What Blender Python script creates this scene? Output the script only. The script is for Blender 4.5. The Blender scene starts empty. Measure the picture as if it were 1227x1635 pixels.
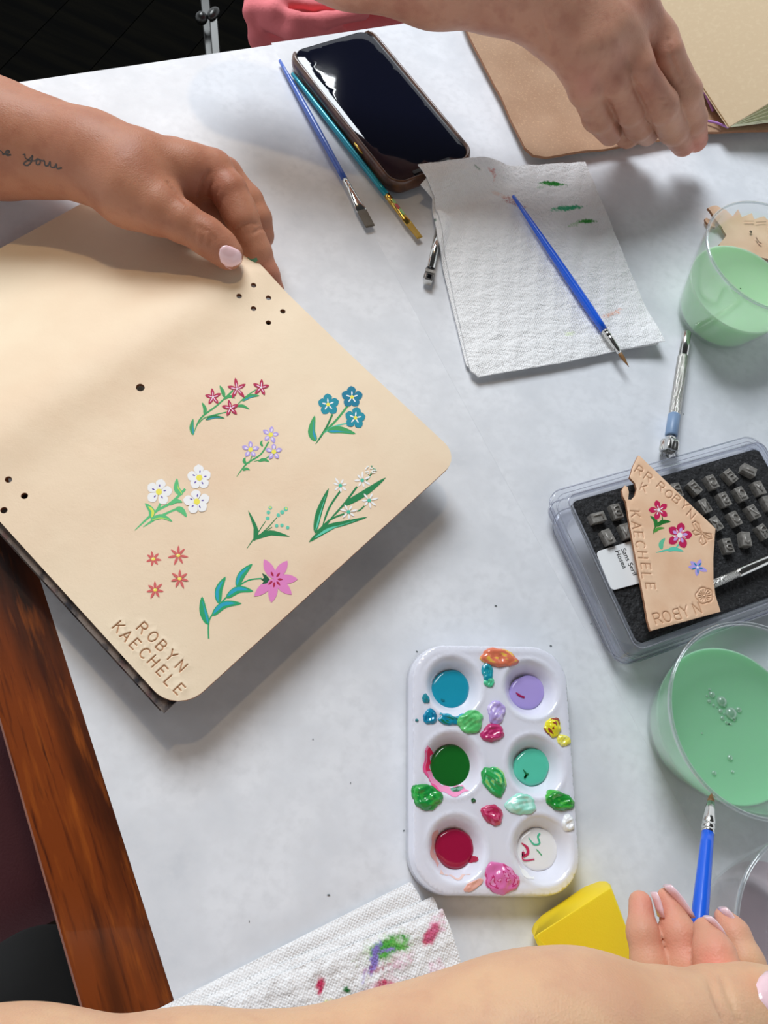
import bpy, bmesh, math, random
import numpy as np
from mathutils import Vector, Matrix, geometry
from mathutils.bvhtree import BVHTree
random.seed(7); np.random.seed(7)
sc = bpy.context.scene
C = sc.collection

# ------------------------------------------------------------------ camera, world, lights, exposure
H = 0.43                                     # height of the camera over the table top
F, CX, CY = 1228.0, 613.5, 817.5
TILT, ROLL = math.radians(24.8), math.radians(24.1)
ROT = Matrix.Rotation(TILT, 3, 'X') @ Matrix.Rotation(ROLL, 3, 'Z')
cam_d = bpy.data.cameras.new('camera'); cam = bpy.data.objects.new('camera', cam_d); C.objects.link(cam)
cam.matrix_world = Matrix.Translation((0, 0, H)) @ ROT.to_4x4()
cam_d.sensor_fit = 'VERTICAL'; cam_d.sensor_height = 36.0; cam_d.lens = 36.0 * F / 1635.0
cam_d.clip_start = 0.01; cam_d.clip_end = 50
sc.camera = cam
sc.cycles.transparent_max_bounces = 32
sc.view_settings.view_transform = 'Standard'; sc.view_settings.look = 'None'
sc.view_settings.gamma = 1.0; sc.view_settings.use_curve_mapping = False
sc.view_settings.exposure = 0.0
wd = bpy.data.worlds.new('room_light'); sc.world = wd; wd.use_nodes = True
wd.node_tree.nodes['Background'].inputs[0].default_value = (0.90, 0.95, 1.0, 1)
wd.node_tree.nodes['Background'].inputs[1].default_value = 0.92
def aim(o, loc, tgt):
    o.location = loc
    o.rotation_euler = (Vector(tgt) - Vector(loc)).to_track_quat('-Z', 'Y').to_euler()
def area(name, loc, tgt, size, power, col):
    l = bpy.data.lights.new(name, 'AREA'); l.shape = 'SQUARE'; l.size = size; l.energy = power; l.color = col
    o = bpy.data.objects.new(name, l); C.objects.link(o); aim(o, loc, tgt); return o
area('window_daylight', (-1.02, 1.42, 1.55), (0, 0.3, 0), .90, 44.0, (0.89, 0.945, 1.0))
area('phone_glint_light', (-.72, 2.02, 1.30), (-.1, .4, 0), 0.085, 0.7, (0.93, 0.97, 1.0))  # small extra light, added to give the pale patch mirrored in the phone screen
sp = bpy.data.lights.new('ceiling_lamp', 'SPOT'); sp.energy = 15.0; sp.color = (1.0, 0.72, 0.42)
sp.shadow_soft_size = 0.03; sp.spot_size = math.radians(30); sp.spot_blend = 1.0
so = bpy.data.objects.new('ceiling_lamp', sp); C.objects.link(so); aim(so, (-0.42, 0.75, 1.45), (-0.26, 0.24, 0))

# ------------------------------------------------------------------ pixel -> world helpers
def Wp(x, y, z=0.0):
    d = ROT @ Vector((x - CX, -(y - CY), -F))
    t = (z - H) / d.z
    return Vector((d.x * t, d.y * t, z))
def ppm(x, y, z):                            # metres covered by one pixel at that point
    d = ROT @ Vector((x - CX, -(y - CY), -F))
    return (z - H) / d.z
def lin(v):
    v /= 255.0
    return v / 12.92 if v <= 0.04045 else ((v + 0.055) / 1.055) ** 2.4
def col(r, g, b, k=1.12):
    return tuple(min(0.95, lin(c) * k) for c in (r, g, b)) + (1.0,)

# ------------------------------------------------------------------ materials
def mat(name, color, rough=0.5, metal=0.0, var=None, bump=None, sss=0.0, coat=0.0, spec=0.5, trans=0.0, vcol=False, sssr=(1, .35, .2), scl=0.004):
    m = bpy.data.materials.new(name); m.use_nodes = True; nt = m.node_tree; b = nt.nodes['Principled BSDF']
    b.inputs['Base Color'].default_value = color; b.inputs['Roughness'].default_value = rough
    b.inputs['Metallic'].default_value = metal; b.inputs['Specular IOR Level'].default_value = spec
    b.inputs['Coat Weight'].default_value = coat; b.inputs['Transmission Weight'].default_value = trans
    if sss:
        b.inputs['Subsurface Weight'].default_value = sss
        b.inputs['Subsurface Radius'].default_value = sssr; b.inputs['Subsurface Scale'].default_value = scl
    tc = nt.nodes.new('ShaderNodeTexCoord')
    src = None
    if vcol:
        a = nt.nodes.new('ShaderNodeAttribute'); a.attribute_name = 'Col'; src = a.outputs['Color']
    if var:                                  # list of (scale, other colour, lo, hi, stretch)
        for (s, c2, lo, hi, st) in var:
            mp = nt.nodes.new('ShaderNodeMapping'); mp.inputs['Scale'].default_value = st
            nt.links.new(tc.outputs['Object'], mp.inputs['Vector'])
            n = nt.nodes.new('ShaderNodeTexNoise'); n.inputs['Scale'].default_value = s; n.inputs['Detail'].default_value = 6
            nt.links.new(mp.outputs[0], n.inputs['Vector'])
            r = nt.nodes.new('ShaderNodeMapRange'); r.inputs[1].default_value = lo; r.inputs[2].default_value = hi
            nt.links.new(n.outputs['Fac'], r.inputs[0])
            mx = nt.nodes.new('ShaderNodeMix'); mx.data_type = 'RGBA'
            nt.links.new(r.outputs[0], mx.inputs[0])
            if src: nt.links.new(src, mx.inputs[6])
            else: mx.inputs[6].default_value = color
            mx.inputs[7].default_value = c2; src = mx.outputs[2]
    if src: nt.links.new(src, b.inputs['Base Color'])
    if bump:                                 # list of (kind, scale, distance)
        prev = None
        for (kind, s, dist) in bump:
            mp = nt.nodes.new('ShaderNodeMapping'); nt.links.new(tc.outputs['Object'], mp.inputs['Vector'])
            if kind == 'noise':
                n = nt.nodes.new('ShaderNodeTexNoise'); n.inputs['Scale'].default_value = s; n.inputs['Detail'].default_value = 4; out = n.outputs['Fac']
            elif kind == 'ring':
                n = nt.nodes.new('ShaderNodeTexWave'); n.inputs['Scale'].default_value = s; n.bands_direction = 'Z'; out = n.outputs['Fac']
            else:
                n = nt.nodes.new('ShaderNodeTexVoronoi'); n.inputs['Scale'].default_value = s
                if kind == 'dots': n.inputs['Randomness'].default_value = 0.35
                out = n.outputs['Distance']
            nt.links.new(mp.outputs[0], n.inputs['Vector'])
            bp = nt.nodes.new('ShaderNodeBump'); bp.inputs['Distance'].default_value = dist; bp.inputs['Strength'].default_value = 1.0
            nt.links.new(out, bp.inputs['Height'])
            if prev: nt.links.new(prev, bp.inputs['Normal'])
            prev = bp.outputs[0]
        nt.links.new(prev, b.inputs['Normal'])
    return m
U = (1, 1, 1)
def clear(name, tint, gloss=1.0, rough=0.03, dens=0.0):
    m = bpy.data.materials.new(name); m.use_nodes = True; nt = m.node_tree; nt.nodes.clear()
    o = nt.nodes.new('ShaderNodeOutputMaterial'); t = nt.nodes.new('ShaderNodeBsdfTransparent'); t.inputs[0].default_value = tint
    g = nt.nodes.new('ShaderNodeBsdfGlossy'); g.inputs['Roughness'].default_value = rough; g.inputs[0].default_value = (1, 1, 1, 1)
    lw = nt.nodes.new('ShaderNodeLayerWeight'); lw.inputs[0].default_value = 0.32
    ma = nt.nodes.new('ShaderNodeMath'); ma.operation = 'MULTIPLY_ADD'; ma.inputs[1].default_value = 0.62 * gloss; ma.inputs[2].default_value = 0.035 * gloss
    nt.links.new(lw.outputs['Facing'], ma.inputs[0])
    pw = nt.nodes.new('ShaderNodeMath'); pw.operation = 'POWER'; pw.inputs[1].default_value = 2.2
    nt.links.new(lw.outputs['Facing'], pw.inputs[0]); nt.links.new(pw.outputs[0], ma.inputs[0])
    mx = nt.nodes.new('ShaderNodeMixShader'); nt.links.new(ma.outputs[0], mx.inputs[0])
    last = t.outputs[0]
    if dens:
        d = nt.nodes.new('ShaderNodeBsdfDiffuse'); d.inputs[0].default_value = (0.75, 0.78, 0.82, 1)
        m2 = nt.nodes.new('ShaderNodeMixShader'); m2.inputs[0].default_value = dens
        nt.links.new(t.outputs[0], m2.inputs[1]); nt.links.new(d.outputs[0], m2.inputs[2]); last = m2.outputs[0]
    nt.links.new(last, mx.inputs[1]); nt.links.new(g.outputs[0], mx.inputs[2]); nt.links.new(mx.outputs[0], o.inputs[0])
    return m

M = {}
M['paper'] = mat('white_paper', col(226, 228, 232), 0.75, var=[(22, col(206, 209, 214), .42, .72, U), (160, col(216, 218, 222), .45, .75, U)], bump=[('noise', 14, .002), ('noise', 500, .00004)])
M['wood'] = mat('varnished_wood', col(112, 50, 14, 1.3), 0.28, coat=.25, var=[(5, col(40, 14, 5, 1.2), .44, .66, (9, 1, 1)), (26, col(146, 74, 22, 1.2), .56, .80, (9, 1, 1)), (60, col(60, 22, 8, 1.2), .52, .75, (10, .6, 1))], bump=[('noise', 300, .00004)])
M['floor'] = mat('dark_floor', (0.0022, 0.0022, 0.002, 1), 0.9, spec=.02, var=[(3, (0.005, 0.0045, 0.003, 1), .4, .7, (1, 12, 1))])
M['ceiling'] = mat('dark_ceiling', (0.03, 0.028, 0.026, 1), 0.9)
M['iron'] = mat('dark_steel', (0.06, 0.06, 0.058, 1), 0.35, .9)
M['leather'] = mat('natural_leather', col(232, 209, 180), 0.55, spec=.35, var=[(18, col(226, 198, 168), .4, .72, U), (5, col(240, 222, 194), .45, .75, U)], bump=[('noise', 900, .00006), ('noise', 60, .0004)])
M['burnish'] = mat('burnished_leather', col(196, 152, 118), 0.45)
M['leather_edge'] = mat('raw_leather_edge', col(150, 105, 75), 0.8, bump=[('noise', 900, .0003)])
M['scrap'] = mat('scrap_leather', col(236, 198, 164), 0.5, var=[(45, col(226, 182, 146), .42, .7, U)], bump=[('noise', 900, .00005)])
M['kraft_leather'] = mat('brown_suede_leather', col(176, 144, 118), 0.9, spec=.2, var=[(25, col(164, 130, 104), .4, .7, U), (600, col(200, 165, 132), .55, .8, U)], bump=[('noise', 900, .0002)])
M['kraft'] = mat('kraft_card', col(200, 176, 142), 0.8, var=[(260, col(206, 184, 150), .5, .75, U)], bump=[('noise', 700, .0001)])
M['page'] = mat('cream_pages', col(244, 238, 204), 0.8, bump=[('noise', 200, .0002)])
M['marble'] = mat('marbled_board', col(120, 108, 100), 0.7, var=[(110, col(30, 28, 36), .45, .6, U), (60, col(96, 28, 38), .58, .7, U)], bump=[('noise', 300, .0005)])
M['towel'] = mat('paper_towel', col(240, 240, 240), 0.95, vcol=True, bump=[('dots', 800, .0006), ('noise', 90, .0010)])
M['case'] = mat('brown_leather_case', col(96, 58, 34), 0.35, coat=.4, var=[(90, col(58, 34, 22), .4, .65, U)])
M['screen'] = mat('black_glass', (0.0035, 0.0045, 0.013, 1), 0.04, spec=.55, bump=[('noise', 30, .00006)])
M['black'] = mat('gloss_black', (0.003, 0.003, 0.004, 1), 0.08)
M['steel'] = mat('chrome_steel', (0.72, 0.71, 0.68, 1), 0.16, 1.0)
M['steel_k'] = mat('knurled_steel', (0.66, 0.64, 0.60, 1), 0.26, 1.0, bump=[('dots', 1500, .0004)])
M['stamp'] = mat('dull_steel', col(158, 154, 148), 0.38, .3, var=[(300, col(110, 106, 100), .4, .7, U)])
M['foam'] = mat('black_foam', (0.011, 0.011, 0.012, 1), 0.75, var=[(700, (0.06, 0.06, 0.065, 1), .56, .72, U)], bump=[('noise', 420, .0016), ('noise', 120, .002)])
M['plastic'] = clear('clear_plastic', (0.90, 0.91, 0.95, 1), 1.3, .06, dens=.10)
M['plastic_edge'] = clear('plastic_edge', (0.62, 0.62, 0.70, 1), 1.6, .08, dens=.3)
M['cup'] = clear('clear_cup', (0.965, 0.975, 0.97, 1), 1.0, .02, dens=.02)
M['palette'] = mat('white_plastic', (.86, .87, .985, 1), 0.2, sss=.2, sssr=(.8, .85, 1), scl=.003, coat=.3)
M['sticker'] = mat('white_sticker', col(236, 238, 242), 0.5)
M['ink'] = mat('black_ink', (0.01, 0.01, 0.012, 1), 0.6)
M['yellow'] = mat('yellow_foam', (1.0, .71, .012, 1), 0.6, sss=.25, sssr=(1, .7, .1), scl=.005, bump=[('noise', 1500, .00012)])
M['cord'] = mat('purple_cord', col(170, 120, 190), 0.6)
M['maroon'] = mat('maroon_cloth', col(78, 26, 34, .9), 0.8, bump=[('noise', 600, .0005)])
M['black_cloth'] = mat('black_cloth', (0.003, 0.003, 0.003, 1), 0.9)
M['brown_wood'] = mat('brown_chair_wood', col(70, 48, 30, .8), 0.5)
M['pink'] = mat('pink_cloth', col(226, 120, 124), 0.8, bump=[('noise', 400, .0004)])
M['bristle_y'] = mat('amber_bristles', col(176, 138, 40), 0.5, bump=[('noise', 1500, .0004)])
M['bristle_g'] = mat('grey_bristles', col(96, 88, 76), 0.5, bump=[('noise', 1500, .0004)])
M['bristle_b'] = mat('brown_bristles', col(130, 92, 50), 0.5)
M['gold'] = mat('gold_ferrule', (0.75, 0.50, 0.12, 1), 0.25, 1.0)
M['blue_h'] = mat('blue_handle', col(64, 100, 190), 0.3, coat=.3)
M['blue_b'] = mat('bright_blue_handle', col(24, 92, 214), 0.25, coat=.3)
M['teal_h'] = mat('teal_pearl_handle', col(28, 150, 170), 0.28, .25, coat=.3)
M['tape'] = mat('blue_grey_tape', col(120, 145, 176), 0.4)
M['liq1'] = mat('pale_green_water', col(176, 220, 172), 0.12, sss=.5, sssr=(.6, 1, .6), scl=.01)
M['liq2'] = mat('mint_green_water', col(140, 200, 156), 0.1, sss=.5, sssr=(.6, 1, .6), scl=.01)
M['liq3'] = clear('pink_tinted_water', (0.94, 0.87, 0.885, 1), .8, .03)
M['bubble'] = clear('bubble_film', (0.70, 0.86, 0.76, 1), 2.5, .03, dens=.22)
M['nail'] = mat('pale_pink_nail', col(238, 200, 205), 0.12, coat=.6)
def skin(name, c, c2, c3):
    return mat(name, c, 0.5, sss=.2, sssr=(1, .32, .18), scl=.005, spec=.3, vcol=True, var=[(38, c2, .46, .86, U), (110, c2, .5, 1.0, U), (14, c3, .5, 1.0, U)],
               bump=[('voro', 1100, .00010), ('noise', 420, .00012)])
M['skinA'] = skin('warm_tan_skin', col(172, 118, 92), col(150, 92, 70), col(186, 134, 106))
M['skinB'] = skin('brown_skin', col(188, 138, 114), col(160, 102, 84), col(200, 152, 128))
M['skinC'] = skin('fair_tan_skin', col(214, 172, 136), col(200, 150, 122), col(220, 184, 150))
M['tattoo'] = mat('faded_tattoo_ink', col(70, 62, 60), 0.5)
paints = {}
def paint(r, g, b, rough=0.62):
    k = (r, g, b, rough)
    if k not in paints:
        paints[k] = mat('paint', col(r, g, b), rough, coat=0 if rough > .3 else .5, spec=.25 if rough > .3 else .5)
    return paints[k]

# ------------------------------------------------------------------ object helpers
def wl(o):
    v = Vector((0, 0, 0))
    while o: v += o.location; o = o.parent
    return v
def info(o, label=None, cat=None, group=None, kind=None):
    if label: o['label'] = label
    if cat: o['category'] = cat
    if group: o['group'] = group
    if kind: o['kind'] = kind
    return o
def empty(name, loc, label, cat, group=None):
    o = bpy.data.objects.new(name, None); o.empty_display_size = .01; C.objects.link(o); o.location = loc
    return info(o, label, cat, group)
def mk(name, V, faces, mats, parent=None, smooth=True, mi=None, cols=None):
    V = np.array([tuple(v) for v in V], dtype=float).reshape(-1, 3)
    org = V.mean(0); org[2] = V[:, 2].min()
    me = bpy.data.meshes.new(name)
    me.from_pydata((V - org).tolist(), [], [tuple(int(i) for i in f) for f in faces])
    if not isinstance(mats, (list, tuple)): mats = [mats]
    for m in mats: me.materials.append(m)
    if mi is not None: me.polygons.foreach_set('material_index', np.array(mi, dtype=np.int32))
    if smooth: me.polygons.foreach_set('use_smooth', np.ones(len(me.polygons), dtype=bool))
    if cols is not None:
        a = me.color_attributes.new('Col', 'FLOAT_COLOR', 'POINT'); a.data.foreach_set('color', np.array(cols, dtype=np.float32).ravel())
    me.update()
    o = bpy.data.objects.new(name, me); C.objects.link(o)
    if parent: o.parent = parent; o.location = Vector(org) - wl(parent)
    else: o.location = org
    return o
class MB:                                    # collects shapes for one mesh
    def __init__(s): s.v = []; s.f = []; s.mi = []
    def add(s, V, Fc, mi=0):
        n = len(s.v); s.v += [tuple(v) for v in V]; s.f += [tuple(i + n for i in f) for f in Fc]; s.mi += [mi] * len(Fc); return s
    def box(s, c, ax, half, mi=0):           # centre, three axes, half sizes
        V = [Vector(c) + ax[0] * (half[0] * i) + ax[1] * (half[1] * j) + ax[2] * (half[2] * k) for k in (-1, 1) for j in (-1, 1) for i in (-1, 1)]
        return s.add(V, [(0, 2, 3, 1), (4, 5, 7, 6), (0, 1, 5, 4), (2, 6, 7, 3), (0, 4, 6, 2), (1, 3, 7, 5)], mi)
    def tube(s, P, R, seg=16, mi=0, flat=None, cap=True):   # sweep; flat: list of (k) squash along up
        P = [Vector(p) for p in P]; V = []; Fc = []; up = None
        for i, p in enumerate(P):
            t = (P[min(i + 1, len(P) - 1)] - P[max(i - 1, 0)]).normalized()
            if up is None:
                up = Vector((0, 0, 1)) - t * t.z
                if up.length < .1: up = Vector((1, 0, 0)) - t * t.x
            up = (up - t * up.dot(t)).normalized(); sd = t.cross(up)
            a, b = (R[i] if isinstance(R[i], (tuple, list)) else (R[i], R[i]))
            for k in range(seg):
                th = 2 * math.pi * k / seg
                V.append(p + sd * (a * math.cos(th)) + up * (b * math.sin(th)))
        for i in range(len(P) - 1):
            for k in range(seg):
                k2 = (k + 1) % seg
                Fc.append((i * seg + k, i * seg + k2, (i + 1) * seg + k2, (i + 1) * seg + k))
        if cap: Fc.append(tuple(reversed(range(seg)))); Fc.append(tuple((len(P) - 1) * seg + k for k in range(seg)))
        return s.add(V, Fc, mi)
    def ball(s, c, r, seg=16, mi=0, ax=None):
        V = []; Fc = []; rs = r if isinstance(r, (tuple, list)) else (r, r, r); n = seg // 2
        ax = ax or (Vector((1, 0, 0)), Vector((0, 1, 0)), Vector((0, 0, 1)))
        for i in range(n + 1):
            ph = math.pi * i / n
            for k in range(seg):
                th = 2 * math.pi * k / seg
                V.append(Vector(c) + ax[0] * (rs[0] * math.sin(ph) * math.cos(th)) + ax[1] * (rs[1] * math.sin(ph) * math.sin(th)) + ax[2] * (rs[2] * math.cos(ph)))
        for i in range(n):
            for k in range(seg): k2 = (k + 1) % seg; Fc.append((i * seg + k, (i + 1) * seg + k, (i + 1) * seg + k2, i * seg + k2))
        return s.add(V, Fc, mi)
    def obj(s, name, mats, parent=None, smooth=True):
        return mk(name, s.v, s.f, mats, parent, smooth, s.mi)
def lathe(c, prof, seg=64, ax=Vector((0, 0, 1))):    # prof: (r, h)
    ax = Vector(ax).normalized(); q = ax.to_track_quat('Z', 'Y'); V = []; Fc = []
    for r, h in prof:
        for k in range(seg):
            th = 2 * math.pi * k / seg
            V.append(Vector(c) + q @ Vector((r * math.cos(th), r * math.sin(th), h)))
    for i in range(len(prof) - 1):
        for k in range(seg): k2 = (k + 1) % seg; Fc.append((i * seg + k, i * seg + k2, (i + 1) * seg + k2, (i + 1) * seg + k))
    return V, Fc
def smoothstep(a, b, x):
    t = np.clip((x - a) / (b - a), 0, 1); return t * t * (3 - 2 * t)

def inside(poly, P):
    poly = np.array(poly); r = np.zeros(len(P), bool); n = len(poly)
    for i in range(n):
        a = poly[i]; b = poly[(i + 1) % n]
        if a[1] == b[1]: continue
        c = ((a[1] > P[:, 1]) != (b[1] > P[:, 1])) & (P[:, 0] < (b[0] - a[0]) * (P[:, 1] - a[1]) / (b[1] - a[1]) + a[0])
        r ^= c
    return r
def segdist(P, a, b):
    a = np.array(a); b = np.array(b); ab = b - a
    t = np.clip(((P - a) @ ab) / max(ab @ ab, 1e-18), 0, 1)
    return np.linalg.norm(P - (a + t[:, None] * ab), axis=1)
def polydist(P, poly, closed=True):
    d = np.full(len(P), 1e9); n = len(poly)
    for i in range(n if closed else n - 1): d = np.minimum(d, segdist(P, poly[i], poly[(i + 1) % n]))
    return d
def strokedist(P, strokes):
    d = np.full(len(P), 1e9)
    for s in strokes:
        for a, b in zip(s[:-1], s[1:]):
            lo = np.minimum(a, b) - .002; hi = np.maximum(a, b) + .002
            m = (P[:, 0] > lo[0]) & (P[:, 0] < hi[0]) & (P[:, 1] > lo[1]) & (P[:, 1] < hi[1])
            if m.any(): d[m] = np.minimum(d[m], segdist(P[m], a, b))
    return d
def densify(poly, step):
    out = []
    n = len(poly)
    for i in range(n):
        a = np.array(poly[i]); b = np.array(poly[(i + 1) % n]); k = max(1, int(np.linalg.norm(b - a) / step))
        for j in range(k): out.append(tuple(a + (b - a) * j / k))
    return out
def rpoly(pts, rad, seg=8):                  # round the corners of a convex polygon
    out = []; n = len(pts)
    for i in range(n):
        p = Vector(pts[i]); a = (Vector(pts[i - 1]) - p); b = (Vector(pts[(i + 1) % n]) - p)
        r = rad[i] if isinstance(rad, (list, tuple)) else rad
        if r <= 0: out.append(tuple(p)); continue
        an = a.normalized(); bn = b.normalized(); ang = an.angle(bn); L = r / math.tan(ang / 2)
        s = p + an * L; e = p + bn * L; c = p + (an + bn).normalized() * (r / math.sin(ang / 2))
        for j in range(seg + 1):
            t = j / seg; q = (s - c).lerp(e - c, t); out.append(tuple(c + q.normalized() * r))
    return out
def tri2d(outline, holes, pts):
    K = 100.0
    V = []; E = []
    for loop in [outline] + holes:
        n0 = len(V); V += [Vector((p[0] * K, p[1] * K)) for p in loop]
        E += [(n0 + i, n0 + (i + 1) % len(loop)) for i in range(len(loop))]
    V += [Vector((p[0] * K, p[1] * K)) for p in pts]
    r = geometry.delaunay_2d_cdt(V, E, [], 1, 1e-7)
    P = np.array([tuple(v) for v in r[0]]) / K; T = np.array([f for f in r[2] if len(f) == 3])
    cen = P[T].mean(1)
    keep = inside(outline, cen)
    for h in holes: keep &= ~inside(h, cen)
    return P, T[keep]
def sheet(name, outline, zfun, th, mats, parent=None, holes=[], step=.003, extra=None, colfun=None, edge_mat=0, matfun=None, bottom=None, jit=.2):
    outline = [(p[0], p[1]) for p in outline]
    o = np.array(outline); lo = o.min(0); hi = o.max(0)
    gx, gy = np.meshgrid(np.arange(lo[0], hi[0], step), np.arange(lo[1], hi[1], step)); G = np.stack([gx.ravel(), gy.ravel()], 1)
    G += (np.random.rand(*G.shape) - .5) * step * jit
    G = G[inside(outline, G)]; G = G[polydist(G, outline) > step * .45]
    for h in holes: G = G[~inside(h, G)]; G = G[polydist(G, h) > step * .3]
    if extra is not None and len(extra):
        ex = np.array(extra); ex = ex[inside(outline, ex)]; ex = ex[polydist(ex, outline) > 1e-4]
        G = np.concatenate([G, ex])
    P, T = tri2d(outline, holes, G.tolist())
    Z = zfun(P); n = len(P)
    top = np.column_stack([P, Z]); bz = (Z - th) if bottom is None else np.full(n, bottom)
    # orient up
    a = P[T[:, 0]]; b = P[T[:, 1]]; c = P[T[:, 2]]
    flip = ((b - a)[:, 0] * (c - a)[:, 1] - (b - a)[:, 1] * (c - a)[:, 0]) < 0; T[flip] = T[flip][:, ::-1]
    cnt = {}
    for t in T.tolist():
        for i in range(3):
            e = (t[i], t[(i + 1) % 3]); k = (min(e), max(e))
            cnt[k] = None if k in cnt else e
    bd = [e for e in cnt.values() if e]
    bi = sorted({i for e in bd for i in e}); side = {v: 2 * n + j for j, v in enumerate(bi)}; nb = len(bi)
    V = np.concatenate([top, np.column_stack([P, bz]), top[bi], np.column_stack([P, bz])[bi]])
    faces = T.tolist() + (T[:, ::-1] + n).tolist() + [(side[a], side[a] + nb, side[b] + nb, side[b]) for a, b in bd]
    mi = ([0] * len(T) if matfun is None else matfun(P[T].mean(1)).astype(int).tolist()) + [0] * len(T) + [edge_mat] * len(bd)
    cols = None
    if colfun is not None:
        cc = colfun(P); cols = np.concatenate([cc, cc, cc[bi], cc[bi]])
    return mk(name, V, faces, mats, parent, True, mi, cols)

# --- monoline letters, unit box width w, height 1
def arc(cx, cy, rx, ry, a0, a1, n=10): return [(cx + rx * math.cos(math.radians(a0 + (a1 - a0) * i / n)), cy + ry * math.sin(math.radians(a0 + (a1 - a0) * i / n))) for i in range(n + 1)]
FONT = {
 'R': [[(0, 0), (0, 1), (.4, 1)] + arc(.4, .74, .26, .26, 90, -90, 6) + [(0, .48)], [(.36, .48), (.7, 0)]],
 'O': [arc(.38, .5, .38, .5, 0, 360, 20)], 'Q': [arc(.38, .5, .38, .5, 0, 360, 20), [(.45, .25), (.8, -.02)]],
 'B': [[(0, 0), (0, 1), (.38, 1)] + arc(.38, .76, .24, .24, 90, -90, 6) + [(0, .52)], [(.38, .52)] + arc(.38, .26, .28, .26, 90, -90, 6) + [(0, 0)]],
 'Y': [[(0, 1), (.36, .5), (.72, 1)], [(.36, .5), (.36, 0)]], 'N': [[(0, 0), (0, 1), (.66, 0), (.66, 1)]],
 'K': [[(0, 0), (0, 1)], [(.62, 1), (0, .38)], [(.22, .6), (.68, 0)]], 'A': [[(0, 0), (.38, 1), (.76, 0)], [(.13, .33), (.63, .33)]],
 'E': [[(.56, 1), (0, 1), (0, 0), (.56, 0)], [(0, .52), (.48, .52)]], 'F': [[(.56, 1), (0, 1), (0, 0)], [(0, .52), (.48, .52)]],
 'C': [arc(.4, .5, .4, .5, 50, 310, 14)], 'G': [arc(.4, .5, .4, .5, 50, 340, 14) + [(.78, .45), (.45, .45)]],
 'H': [[(0, 0), (0, 1)], [(.64, 0), (.64, 1)], [(0, .52), (.64, .52)]], 'L': [[(0, 1), (0, 0), (.52, 0)]],
 'I': [[(.3, 0), (.3, 1)]], 'S': [arc(.3, .75, .28, .25, 30, 270, 9) + arc(.3, .25, .3, .25, 90, -150, 9)],
 'X': [[(0, 0), (.68, 1)], [(0, 1), (.68, 0)]], 'Z': [[(0, 1), (.64, 1), (0, 0), (.64, 0)]], 'J': [[(.5, 1), (.5, .28)] + arc(.27, .26, .23, .26, 0, -170, 8)],
 'M': [[(0, 0), (0, 1), (.4, .4), (.8, 1), (.8, 0)]],
 'T': [[(0, 1), (.66, 1)], [(.33, 1), (.33, 0)]], 'P': [[(0, 0), (0, 1), (.4, 1)] + arc(.4, .74, .26, .26, 90, -90, 6) + [(0, .48)]],
}
def glyph(ch, c, d, h, mirror=False):        # centre (2D), reading direction (2D), height
    c = np.array(c[:2]); d = np.array(d[:2]); d = d / np.linalg.norm(d); u = np.array([-d[1], d[0]])
    w = max(p[0] for s in FONT[ch] for p in s); out = []
    for s in FONT[ch]:
        out.append([c + d * ((p[0] - w / 2) * h * (-1 if mirror else 1)) + u * ((p[1] - .5) * h) for p in s])
    return out
def finepts(strokes, rad=.0010, step=.00024):
    cells = set()
    for s in strokes:
        for a, b in zip(s[:-1], s[1:]):
            n = max(1, int(np.linalg.norm(np.array(b) - np.array(a)) / step))
            for i in range(n + 1):
                p = np.array(a) + (np.array(b) - np.array(a)) * i / n; ci, cj = int(p[0] // step), int(p[1] // step); k = int(rad / step)
                for x in range(ci - k, ci + k + 1):
                    for y in range(cj - k, cj + k + 1): cells.add((x, y))
    G = np.array(sorted(cells), float) * step
    G = G[strokedist(G, strokes) < rad]
    return G + (np.random.rand(*G.shape) - .5) * step * .3

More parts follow.
